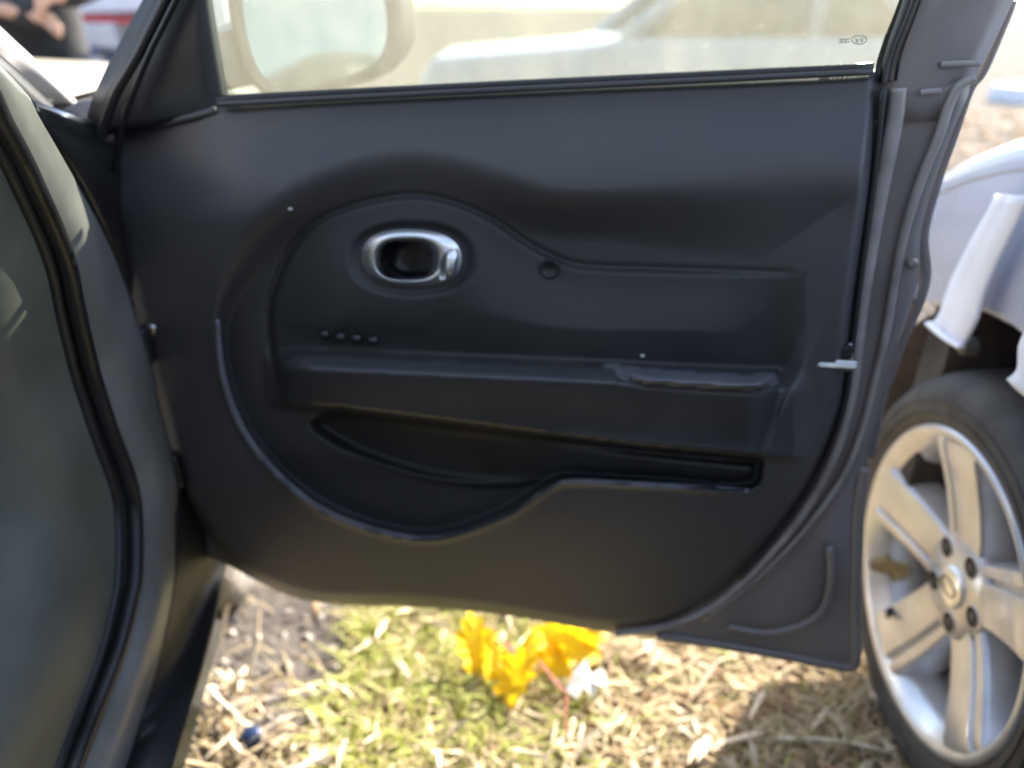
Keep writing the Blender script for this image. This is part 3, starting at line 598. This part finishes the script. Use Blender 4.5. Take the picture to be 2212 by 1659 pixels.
# ------------------------------------------------------------------ cars and things further off
def far_car(name, label, origin, ang, L, m, extra=None, belt=.92):
    e = empty(name, origin, label, 'car'); c, s = math.cos(ang), math.sin(ang)
    def T(a, l, z): return np.array([origin[0] + a * c - l * s, origin[1] + a * s + l * c, z])
    wd = 1.75
    pf = [(-L / 2, .55), (-L / 2 + .06, .3), (-L / 2 + .5, .22), (L / 2 - .5, .22), (L / 2 - .05, .32), (L / 2, .6), (L / 2 - .08, belt - .1), (L / 2 - 1.15, belt - .02), (L / 2 - 1.3, belt + .02), (-L / 2 + .35, belt + .02), (-L / 2 + .05, belt - .05)]
    prism('body', [T(a, 0, z) for a, z in pf], tuple(T(0, wd, 0) - T(0, 0, 0)), m, e, bevel=.06, smooth=True)
    ca = [(L / 2 - 1.35, belt), (L / 2 - 2.0, belt + .5), (-L / 2 + .9, belt + .52), (-L / 2 + .3, belt)]
    prism('cabin_glass', [T(a, .10, z) for a, z in ca], tuple(T(0, wd - .2, 0) - T(0, 0, 0)), M['carglass'], e, bevel=.05, smooth=True)
    pr = [(L / 2 - 1.95, belt + .49), (L / 2 - 2.05, belt + .55), (-L / 2 + .85, belt + .57), (-L / 2 + .8, belt + .5)]
    prism('roof', [T(a, .08, z) for a, z in pr], tuple(T(0, wd - .16, 0) - T(0, 0, 0)), m, e, bevel=.02)
    for (a0, z0, a1, z1) in ((L / 2 - 1.30, belt, L / 2 - 1.98, belt + .52), (L / 2 - 2.5, belt, L / 2 - 2.5, belt + .53), (-L / 2 + .30, belt, -L / 2 + .88, belt + .53)):
        for l in (.075, wd - .075): tube('pillar', [T(a0, l, z0), T(a1, l, z1)], .05, m, e, smoothpath=False, segs=8)
    for a in (L / 2 - .85, -L / 2 + .85):
        for l in (-.01, wd - .19):
            v, f = lathe_geo([(.0001, .0), (.19, .0), (.2, .02), (.29, .02), (.31, .05), (.31, .16), (.29, .2), (.0001, .2)], 28, T(a, l, .31), T(0, 1, 0) - T(0, 0, 0), (0, 0, 1)); mk('wheel', v, f, M['tyre'], e)
    if extra: extra(e, T)
    return e
def wdet(e, T):
    for l in (.02,):
        tube('door_seam', [T(-.1, -.012, .3), T(-.1, -.012, .9)], .006, M['dark'], e, smoothpath=False, segs=6)
        box('door_handle', T(-.35, -.02, .80), (.16, .03, .03), M['whitep'], e, bevel=.008)
far_car('parked_car', 'white car parked across the yard, seen through the dusty door window', (1.15, 7.0, 0), R(180), 3.5, M['white'], wdet, .86)

def rdet(e, T):
    pass
rw = empty('damaged_car', (-3.4, 6.2, 0), 'red and white damaged car with blue bumper behind the standing person', 'car')
def rwp(px, py, fwd): return Wd(px, py, fwd)
def qd(name, pp, fwd, m, th=.12, bev=.02):
    a = np.array(pp, float); prism(name, Wd(a[:, 0], a[:, 1], fwd), (0, th, 0), m, rw, bevel=bev)
qd('bonnet', [(100, -60), (330, -50), (340, 24), (165, 32), (90, 26)], 6.3, M['whitep'], 1.2)
qd('red_trim', [(95, 28), (165, 33), (340, 40), (345, 58), (180, 48), (95, 44)], 6.2, M['red'], .5)
qd('headlamp', [(182, 50), (240, 50), (252, 108), (196, 102)], 6.1, M['lamp'], .3)
qd('lamp_frame', [(165, 50), (182, 50), (196, 102), (168, 110)], 6.15, M['whitep'], .3)
qd('bumper', [(100, 106), (196, 104), (252, 112), (300, 110), (300, 150), (250, 190), (90, 190)], 6.12, M['blue'], .4, .05)
qd('bumper_corner', [(164, 140), (190, 145), (212, 165), (216, 250), (160, 255)], 5.9, M['paleblue'], .15, .04)
qd('grille', [(252, 50), (330, 55), (330, 112), (252, 108)], 6.2, M['stone'], .3)
for sx in (-3.9, -2.6):
    v, f = lathe_geo([(.0001, 0), (.19, 0), (.2, .02), (.30, .02), (.32, .05), (.32, .2), (.0001, .2)], 28, (sx, 6.6, .32), (1, 0, 0), (0, 0, 1)); mk('wheel', v, f, M['tyre'], rw)
box('cabin', (-3.2, 8.4, 1.0), (1.8, 3.0, 1.1), M['whitep'], rw, bevel=.2)

# person: torso, hips and hands are what the photograph shows
def skinned(name, joints, edges, mt, parent=None, sub=2):
    me = bpy.data.meshes.new(name); me.from_pydata([j[:3] for j in joints], edges, []); me.update()
    o = bpy.data.objects.new(name, me); COL.objects.link(o)
    m = o.modifiers.new('skin', 'SKIN'); m.use_smooth_shade = True
    for i, j in enumerate(joints):
        r = j[3]; me.skin_vertices[0].data[i].radius = r if isinstance(r, tuple) else (r, r)
    me.skin_vertices[0].data[0].use_root = True
    s = o.modifiers.new('sub', 'SUBSURF'); s.levels = sub; s.render_levels = sub
    me.materials.append(mt); return attach(o, parent)
PX, PY = -1.56, 2.75
per = empty('person', (PX, PY, 0), 'standing person in dark jacket and jeans holding hands before the waist', 'person')
def P3(x, y, z, r): return (PX + x, PY + y, z, r)
J = [P3(0, 0, .95, (.09, .07)), P3(0, 0, 1.18, (.09, .07)), P3(0, 0, 1.38, (.10, .07)), P3(0, 0, 1.47, (.06, .06)), P3(0, -.01, 1.56, (.055, .055)), P3(0, -.02, 1.63, (.08, .095)), P3(0, -.02, 1.72, (.08, .095)), P3(0, 0, 1.79, .05),
     P3(-.17, 0, 1.40, .055), P3(-.24, .02, 1.15, .042), P3(-.02, -.22, 1.06, .022), P3(.19, -.25, 1.02, (.030, .016)),
     P3(.17, 0, 1.40, .055), P3(.26, .02, 1.15, .042), P3(.26, -.20, 1.09, .022), P3(.26, -.27, 1.08, (.030, .016)),
     P3(-.09, 0, .86, .06), P3(-.10, -.01, .50, .045), P3(-.10, .03, .09, .04), P3(-.11, -.10, .04, .035), P3(.09, 0, .86, .06), P3(.11, -.01, .50, .045), P3(.12, .03, .09, .04), P3(.13, -.10, .04, .035)]
E_ = [(0, 1), (1, 2), (2, 3), (3, 4), (4, 5), (5, 6), (6, 7), (2, 8), (8, 9), (9, 10), (10, 11), (2, 12), (12, 13), (13, 14), (14, 15), (0, 16), (16, 17), (17, 18), (18, 19), (0, 20), (20, 21), (21, 22), (22, 23)]
for hand, base in ((11, (.19, -.25, 1.02)), (15, (.26, -.27, 1.08))):
    sg = 1 if hand == 11 else -1
    for k, (dx, dz, L) in enumerate(((.02, .018, .045), (.022, .006, .05), (.022, -.006, .047), (.02, -.017, .04), (-.003, .026, .03))):
        i = len(J); J.append(P3(base[0] + sg * dx, base[1] - .02, base[2] + dz, .0095)); J.append(P3(base[0] + sg * (dx + L * .5), base[1] - .035, base[2] + dz - .012, .0085)); J.append(P3(base[0] + sg * (dx + L * .7), base[1] - .02, base[2] + dz - .035, .007))
        E_ += [(hand, i), (i, i + 1), (i + 1, i + 2)]
skinned('body', J, E_, M['skin'], per)
jk = [P3(0, .0, .80, (.15, .11)), P3(0, .0, .86, (.19, .14)), P3(0, 0, 1.06, (.175, .13)), P3(0, 0, 1.25, (.185, .13)), P3(0, 0, 1.40, (.17, .11)), P3(0, 0, 1.47, .085), P3(-.18, 0, 1.40, .085), P3(-.255, .02, 1.15, .072), P3(.20, -.252, 1.02, .05), P3(.18, 0, 1.40, .085), P3(.275, .02, 1.15, .072), P3(.26, -.268, 1.082, .05)]
skinned('jacket', jk, [(0, 1), (1, 2), (2, 3), (3, 4), (4, 5), (4, 6), (6, 7), (7, 8), (4, 9), (9, 10), (10, 11)], M['jacket'], per)
jn = [P3(0, 0, .93, (.165, .125)), P3(-.09, 0, .84, .105), P3(-.10, -.01, .50, .080), P3(-.10, .02, .10, .065), P3(.09, 0, .84, .105), P3(.11, -.01, .50, .080), P3(.12, .02, .10, .065)]
skinned('jeans', jn, [(0, 1), (1, 2), (2, 3), (0, 4), (4, 5), (5, 6)], M['denim'], per)
for sx in (-.105, .125): skinned('shoe', [P3(sx, .05, .05, .05), P3(sx, -.05, .045, .05), P3(sx, -.15, .035, .042)], [(0, 1), (1, 2)], M['shoe'], per)
skinned('hair', [P3(0, .045, 1.62, (.085, .075)), P3(0, .03, 1.72, (.098, .105)), P3(0, .0, 1.79, (.095, .10)), P3(0, -.01, 1.83, (.06, .06))], [(0, 1), (1, 2), (2, 3)], M['hair'], per)
for sx in (-.03, .03):
    v, f = lathe_geo([(.0001, -.012), (.010, -.006), (.011, 0), (.0001, .010)], 12, (PX + sx, PY - .108, 1.685), (0, -1, 0), (1, 0, 0)); mk('eye', v, f, M['hair'], per)
v, f = tube_geo([(PX, PY - .11, 1.70), (PX, PY - .128, 1.665), (PX, PY - .115, 1.655)], [.008, .014, .008], 8); mk('nose', v, f, M['skin'], per)
v, f = tube_geo([(PX - .024, PY - .107, 1.625), (PX, PY - .114, 1.622), (PX + .024, PY - .107, 1.625)], .006, 6); mk('mouth', v, f, M['petiole'], per)

# unseen figure added behind the camera to block sky light on the door
QX, QY = .05, -.85
ph = empty('person', (QX, QY, 0), 'unseen person in dark coat, added behind the camera to block sky light', 'person')
def Q3(x, y, z, r): return (QX + x, QY + y, z, r)
J = [Q3(0, 0, .93, (.09, .07)), Q3(0, 0, 1.18, (.09, .07)), Q3(0, .02, 1.38, (.10, .07)), Q3(0, .05, 1.48, (.055, .055)), Q3(0, .09, 1.55, (.07, .08)), Q3(0, .11, 1.63, (.078, .092)), Q3(0, .11, 1.70, (.07, .08)),
     Q3(-.18, .02, 1.38, .05), Q3(-.24, .05, 1.12, .04), Q3(-.13, .27, 1.02, .03), Q3(-.085, .34, 1.02, (.03, .016)), Q3(.18, .02, 1.38, .05), Q3(.24, .05, 1.12, .04), Q3(.13, .27, 1.02, .03), Q3(.085, .34, 1.02, (.03, .016)),
     Q3(-.09, 0, .85, .06), Q3(-.10, .01, .5, .045), Q3(-.10, -.03, .09, .04), Q3(-.11, .1, .04, .035), Q3(.09, 0, .85, .06), Q3(.11, .01, .5, .045), Q3(.12, -.03, .09, .04), Q3(.13, .1, .04, .035)]
E_ = [(0, 1), (1, 2), (2, 3), (3, 4), (4, 5), (5, 6), (2, 7), (7, 8), (8, 9), (9, 10), (2, 11), (11, 12), (12, 13), (13, 14), (0, 15), (15, 16), (16, 17), (17, 18), (0, 19), (19, 20), (20, 21), (21, 22)]
for hand, sg in ((10, 1), (14, -1)):
    b = J[hand]
    for dx, dz, L in ((.012, .03, .05), (.016, .012, .055), (.016, -.005, .05), (.012, -.02, .042), (-.002, .045, .03)):
        i0 = len(J); J.append((b[0] + sg * dx, b[1] + .012, b[2] + dz, .009)); J.append((b[0] + sg * (dx + L * .5), b[1] + .015, b[2] + dz, .008)); J.append((b[0] + sg * (dx + L * .8), b[1] + .005, b[2] + dz - .004, .007)); E_ += [(hand, i0), (i0, i0 + 1), (i0 + 1, i0 + 2)]
skinned('body', J, E_, M['skin'], ph)
skinned('coat', [Q3(0, 0, .72, (.22, .15)), Q3(0, 0, .95, (.20, .14)), Q3(0, 0, 1.2, (.19, .13)), Q3(0, .02, 1.38, (.18, .115)), Q3(0, .04, 1.46, .085), Q3(-.19, .02, 1.38, .085), Q3(-.25, .05, 1.12, .07), Q3(-.15, .25, 1.02, .052), Q3(.19, .02, 1.38, .085), Q3(.25, .05, 1.12, .07), Q3(.15, .25, 1.02, .052)], [(0, 1), (1, 2), (2, 3), (3, 4), (3, 5), (5, 6), (6, 7), (3, 8), (8, 9), (9, 10)], M['jacket'], ph)
skinned('trousers', [Q3(0, 0, .92, (.165, .125)), Q3(-.09, 0, .83, .105), Q3(-.10, .01, .5, .08), Q3(-.10, -.02, .1, .065), Q3(.09, 0, .83, .105), Q3(.11, .01, .5, .08), Q3(.12, -.02, .1, .065)], [(0, 1), (1, 2), (2, 3), (0, 4), (4, 5), (5, 6)], M['denim'], ph)
for sx in (-.105, .125): skinned('shoe', [Q3(sx, -.05, .05, .05), Q3(sx, .05, .045, .05), Q3(sx, .15, .035, .042)], [(0, 1), (1, 2)], M['shoe'], ph)
skinned('hair', [Q3(0, .08, 1.62, (.085, .09)), Q3(0, .08, 1.69, (.088, .096)), Q3(0, .09, 1.74, .065)], [(0, 1), (1, 2)], M['hair'], ph)

# unseen trees, set close behind the camera to block low sky light
def tree(x, y, h, label):
    e = empty('tree', (x, y, 0), label, 'tree', 'unseen trees added to block low sky light')
    pcs = [tube_geo(catmull([(x, y, -.1), (x + .1, y, h * .3), (x - .1, y + .1, h * .6), (x, y, h * .95)], 5), [.22, .16, .1, .03], 8)]
    for k in range(9):
        q = RNG.uniform(0, 6.28); z0 = h * RNG.uniform(.3, .75); L = h * RNG.uniform(.18, .32)
        pcs.append(tube_geo(catmull([(x, y, z0), (x + .5 * L * math.cos(q), y + .5 * L * math.sin(q), z0 + .35 * L), (x + L * math.cos(q), y + L * math.sin(q), z0 + .6 * L)], 4), [.07, .04, .015], 6))
    merged('trunk', pcs, M['trunk'], e)
    n = 2600; cl_ = RNG.normal(0, 1, (26, 3)) * [h * .17, h * .17, h * .17] + [x, y, h * .66]
    c = cl_[RNG.integers(0, 26, n)] + RNG.normal(0, h * .06, (n, 3)); V = []; Fq = []
    for i in range(n):
        a = RNG.normal(0, 1, 3); a /= np.linalg.norm(a); b = np.cross(a, RNG.normal(0, 1, 3)); b /= np.linalg.norm(b) + 1e-6; s = h * .018
        V += [c[i] - a * s, c[i] + b * s * .6, c[i] + a * s, c[i] - b * s * .6]; Fq.append((4 * i, 4 * i + 1, 4 * i + 2, 4 * i + 3))
    mk('crown', V, Fq, M['crown'], e, smooth=False)
for k, (x, y, h) in enumerate(((-8, -10, 8), (-5.2, -12, 9.5), (-2.4, -10.5, 7.5), (.2, -12, 9), (-10.6, -11, 8))):
    tree(x, y, h, ('lone unseen tree far left of the row behind the camera', 'tallest unseen tree left of centre in the row behind the camera', 'shortest unseen tree at the centre of the row behind the camera', 'tall unseen tree set back right of centre in the row behind the camera', 'unseen tree far right of the row behind the camera')[k])

# ------------------------------------------------------------------ ground cover
def scatter(n, xr, yr, near=True):
    x = RNG.uniform(xr[0], xr[1], n); y = RNG.uniform(yr[0], yr[1], n); return x, y
def blades(name, label, x, y, hgt, wid, m, lean=.8, kind='stuff'):
    n = len(x); q = RNG.uniform(0, 2 * math.pi, n); h = hgt * RNG.uniform(.4, 1.3, n); le = h * RNG.uniform(.2, 1, n) * lean; wd = wid * RNG.uniform(.6, 1.4, n); q2 = q + RNG.uniform(-.8, .8, n) + math.pi / 2
    z0 = gz(x, y) - .014; V = np.zeros((n, 7, 3)); dx, dy = np.cos(q), np.sin(q); wx, wy = np.cos(q2) * wd / 2, np.sin(q2) * wd / 2
    for k, s in enumerate((0, .45, .8)):
        cx = x + dx * le * s ** 2; cy = y + dy * le * s ** 2; cz = z0 + h * s * (1 - .25 * s * lean); f = (1, .85, .5)[k]
        V[:, 2 * k] = np.stack([cx - wx * f, cy - wy * f, cz], 1); V[:, 2 * k + 1] = np.stack([cx + wx * f, cy + wy * f, cz], 1)
    V[:, 6] = np.stack([x + dx * le, y + dy * le, z0 + h * (1 - .3 * lean)], 1)
    b = np.arange(n)[:, None] * 7; Fq = np.concatenate([b + [0, 1, 3, 2], b + [2, 3, 5, 4]]); Ft = b + [4, 5, 6]
    o = mk(name, V.reshape(-1, 3), [tuple(r) for r in Fq] + [tuple(r) for r in Ft], m, None, smooth=False); return tag(o, label, None, None, kind)
M['grass'] = mat('green grass', (.25, .31, .035), .6, col2=(.42, .40, .10), nscale=25, trans=.35)
M['straw'] = mat('dry straw', (.62, .51, .29), .7, col2=(.36, .26, .15), nscale=22, trans=.25)
def dens(x, y, f): return RNG.uniform(0, 1, len(x)) < f(x, y)
x, y = scatter(26000, (-.55, .75), (.55, 1.9)); gmask = lambda x, y: np.clip(.5 - 1.5 * (x - .0) + .4 * np.sin(x * 9 + 2) * np.sin(y * 8), .04, 1) * (x > -.30)
k = dens(x, y, gmask); blades('green_grass', 'short green grass growing under the open door', x[k], y[k], .075, .0052, M['grass'], 1.2)
x, y = scatter(26000, (-.6, .75), (.5, 1.9)); k = dens(x, y, lambda x, y: np.where((x < -.27) & (y > .95), .02, np.where(x < -.3, .2, .8))); blades('dry_grass', 'dry straw coloured grass under the open door', x[k], y[k], .07, .0050, M['straw'], 1.7)
x, y = scatter(3500, (-4, 6), (1.8, 9)); blades('yard_weeds', 'sparse dry weeds across the far yard', x, y, .07, .010, M['straw'], 1.3)
def litter(name, label, n, xr, yr, size, m, zj=.012, f=None, asp=1.0):
    x, y = scatter(n, xr, yr)
    if f is not None: k = dens(x, y, f); x, y = x[k], y[k]
    n = len(x); c = np.stack([x, y, gz(x, y) - .008 + RNG.uniform(0, zj, n)], 1); V = []; Fq = []
    for i in range(n):
        s = size * RNG.uniform(.35, 1) ** 1.6 * 1.7; q = RNG.uniform(0, 6.28); a = np.array([math.cos(q), math.sin(q), RNG.uniform(-.5, .5)]); b = np.array([-math.sin(q), math.cos(q), RNG.uniform(-.6, .6)]); u = np.array([0, 0, 1.]) * s * RNG.uniform(.1, .6); a = a * asp ** .5; b = b / asp
        V += [c[i] - a * s, c[i] - a * s * .3 - b * s * .5 + u, c[i] - a * s * .3 + b * s * .45 + u * .5, c[i] + a * s * .5 - b * s * .35 + u * .4, c[i] + a * s * .5 + b * s * .4 + u, c[i] + a * s]
        k = 6 * i; Fq += [(k, k + 1, k + 2), (k + 1, k + 3, k + 4, k + 2), (k + 3, k + 5, k + 4)]
    return tag(mk(name, V, Fq, m, None, smooth=False), label, None, None, 'stuff')
litter('leaf_litter', 'brown fallen leaf litter between the grass and the wheel', 6500, (-.5, .8), (.5, 1.9), .014, M['leafbrown'], .03, lambda x, y: np.clip(.35 + 1.4 * x, .1, 1) * np.where((x < -.27) & (y > .95), .2, 1))
M['chip'] = mat('pale wood chips', (.76, .65, .48), .8, col2=(.42, .31, .20), nscale=14)
litter('straw_chaff', 'pale chopped straw scattered over the ground', 2600, (-.6, .75), (.45, 1.9), .019, M['chip'], .04, lambda x, y: np.where((x < -.27) & (y > .95), .04, 1), 2.6)
def gravel(name, label, n, xr, yr, s0, m):
    x, y = scatter(n, xr, yr); V = []; Fq = []
    base = np.array([(1, 0, 0), (-1, 0, 0), (0, 1, 0), (0, -1, 0), (0, 0, 1), (0, 0, -1)], float); fc = [(0, 2, 4), (2, 1, 4), (1, 3, 4), (3, 0, 4), (2, 0, 5), (1, 2, 5), (3, 1, 5), (0, 3, 5)]
    for i in range(n):
        s = s0 * RNG.uniform(.4, 1.5); p = base * s * RNG.uniform(.6, 1.2, (6, 3)); p[:, 2] *= .7; p = p + RNG.normal(0, s * .2, (6, 3)); V += list(p + [x[i], y[i], gz(x[i], y[i]) - .010]); Fq += [tuple(6 * i + k for k in q) for q in fc]
    return tag(mk(name, V, Fq, m, None, smooth=False), label, None, None, 'stuff')
litter('yard_leaves', 'fallen brown leaves scattered over the far yard', 5000, (-3, 6), (1.6, 9), .035, M['leafbrown'], .05)
M['ochre'] = mat('ochre weeds', (.42, .30, .05), .7, col2=(.22, .17, .05), nscale=6, trans=.3)
x, y = scatter(2500, (1.2, 5), (2.6, 6)); k = dens(x, y, lambda x, y: np.clip(np.sin(x * 3 + 1) * np.sin(y * 2.2) * 1.2, 0, 1)); blades('ochre_weeds', 'ochre weeds growing in clumps on the gravel behind the white car', x[k], y[k], .16, .02, M['ochre'], 1.2)
gravel('gravel', 'small grey and tan stones over the yard', 9000, (-1.2, 4), (.5, 6), .009, M['stone'])

# yellow maple leaves lying in the grass, each with a red stalk
def maple(cpx, cpy, size, yaw, tilt, label, z=.05, roll=0, stalk=None):
    c = Zg(cpx, cpy, z); pr = [(0, -.78), (.15, -.64), (.34, -.42), (.26, -.30), (.48, -.10), (.36, .02), (.46, .26), (.26, .34), (.27, .56), (.10, .58), (.0, .86)]
    pr = pr + [(-x, y) for x, y in pr[-2:0:-1]]
    Mx = np.array((Matrix.Rotation(tilt, 3, 'X') @ Matrix.Rotation(roll, 3, 'Y') @ Matrix.Rotation(yaw, 3, 'Z')))
    V = [c + Mx @ np.array([x * size, y * size, size * (.42 * abs(x) - .22 * y * y + .08 * math.sin(7 * x + 5 * y))]) for x, y in pr]; n = len(V)
    V += [c + Mx @ np.array([x * size * .5, y * size * .5, -.01 * size]) for x, y in pr] + [c]
    o = mk('maple_leaf', V, [(i, (i + 1) % n, n + (i + 1) % n, n + i) for i in range(n)] + [(n + i, n + (i + 1) % n, 2 * n) for i in range(n)], M['yellow'], None, smooth=False)
    tag(o, label, 'leaf', 'yellow maple leaves under the door')
    if stalk: 
        a = np.array(stalk, float); st = Zg(a[:, 0], a[:, 1], z + .008); v, f = tube_geo(catmull(st, 5), [.0028, .0022, .0018], 6); mk('stalk', v, f, M['petiole'], o)
maple(1025, 1392, .080, R(8), R(42), 'yellow leaf furthest left of the yellow leaves below the door', .05, R(15), [(1060, 1380), (1090, 1395), (1108, 1412)])
maple(1118, 1462, .078, R(-32), R(38), 'yellow leaf with folded tip, nearest of the yellow leaves', .05, R(-30), [(1128, 1432), (1108, 1400), (1085, 1385)])
maple(1228, 1388, .085, R(68), R(45), 'broad yellow leaf touching the door edge, right of the others', .06, R(10), [(1140, 1400), (1185, 1455), (1225, 1500)])
maple(1068, 1420, .060, R(-15), R(30), 'yellow leaf half hidden between the left and the nearest yellow leaf', .045, R(25))
maple(1190, 1420, .066, R(40), R(35), 'yellow leaf lying just under the broad right yellow leaf', .045, R(-18))
maple(1270, 1372, .055, R(100), R(40), 'small yellow leaf at the right end of the yellow clump', .05, R(12))
maple(1165, 1380, .050, R(-60), R(30), 'small yellow leaf between the two broad yellow leaves', .06, R(20))
# paper scrap
pp = np.array([(1222, 1490), (1240, 1464), (1262, 1448), (1276, 1462), (1300, 1458), (1316, 1480), (1296, 1490), (1280, 1506), (1262, 1494), (1246, 1510)], float); P = Zg(pp[:, 0], pp[:, 1], .035); P[:, 2] += [0, .015, .024, .004, .016, .0, .012, -.004, .014, .0]
tag(mk('paper_scrap', list(P) + [P.mean(0) + [0, 0, .006]], fan(10, 10), M['paper'], None, smooth=False, solid=.0005), 'crumpled white paper scrap beside the yellow leaves', 'paper')
# blue cap
v, f = lathe_geo([(.0001, .018), (.012, .018), (.0165, .014), (.018, .0), (.018, -.006), (.0001, -.006)], 24, Zg(540, 1596, .02), (.3, -.2, .9), (1, 0, 0)); tag(mk('bottle_cap', v, f, M['bluecap'], None), 'small dark blue plastic cap in the straw at the lower left', 'cap')
# bleached stalks
for pts_, r, lb in (([(503, 1222, .20), (492, 1300, .11), (474, 1390, .02)], .0055, 'pale dry stalk leaning against the sill of the black car'), ([(560, 1372, .10), (540, 1440, .06), (528, 1480, .02)], .004, 'pale dry stalk standing in bare dirt right of the sill'),
                    ([(452, 1490, .05), (480, 1520, .05), (500, 1535, .04)], .0055, 'short bright white stick lying at the lower left'), ([(1680, 1596, .03), (1800, 1600, .035), (1930, 1625, .03)], .004, 'long dry stalk lying toward the tyre'), ([(1225, 1500, .05), (1222, 1570, .04), (1240, 1640, .02)], .0013, 'thin dark red stem below the paper scrap')):
    a = np.array(pts_, float); P = np.array([Zg(p[0], p[1], p[2]) for p in a]); v, f = tube_geo(catmull(P, 5), [r, r * .9, r * .6], 8); tag(mk('dry_stalk', v, f, M['petiole'] if 'red' in lb else M['twig'], None), lb, 'stalk')
# dry leaf caught in the wheel
c = Xp(1922, 1226, .590); V = []
for i in range(7):
    for j in range(5):
        a, b = (i - 3) / 3, (j - 2) / 2; V.append(c + np.array([-.012 * math.sin(3 * a + 2 * b), .045 * a * (1 - .3 * b * b), -.014 * a + .026 * b * (1 - .6 * a * a) + .006 * math.sin(6 * a + b)]))
M['dullleaf'] = mat('dull olive dead leaf', (.16, .135, .075), .9, noise=.4, nscale=60)
tag(mk('dead_leaf', V, grid_faces(7, 5), M['dullleaf'], None, solid=.001), 'crumpled brown leaf caught in the alloy wheel', 'leaf')
# white debris beyond the white car
c = Zg(2205, 205, .06); v, f = box_geo(c, (.7, .4, .26), .4); tag(mk('plastic_debris', v, f, M['whitep'], None, smooth=False, bevel=.05), 'broken white plastic piece lying on the gravel at the right edge', 'debris')
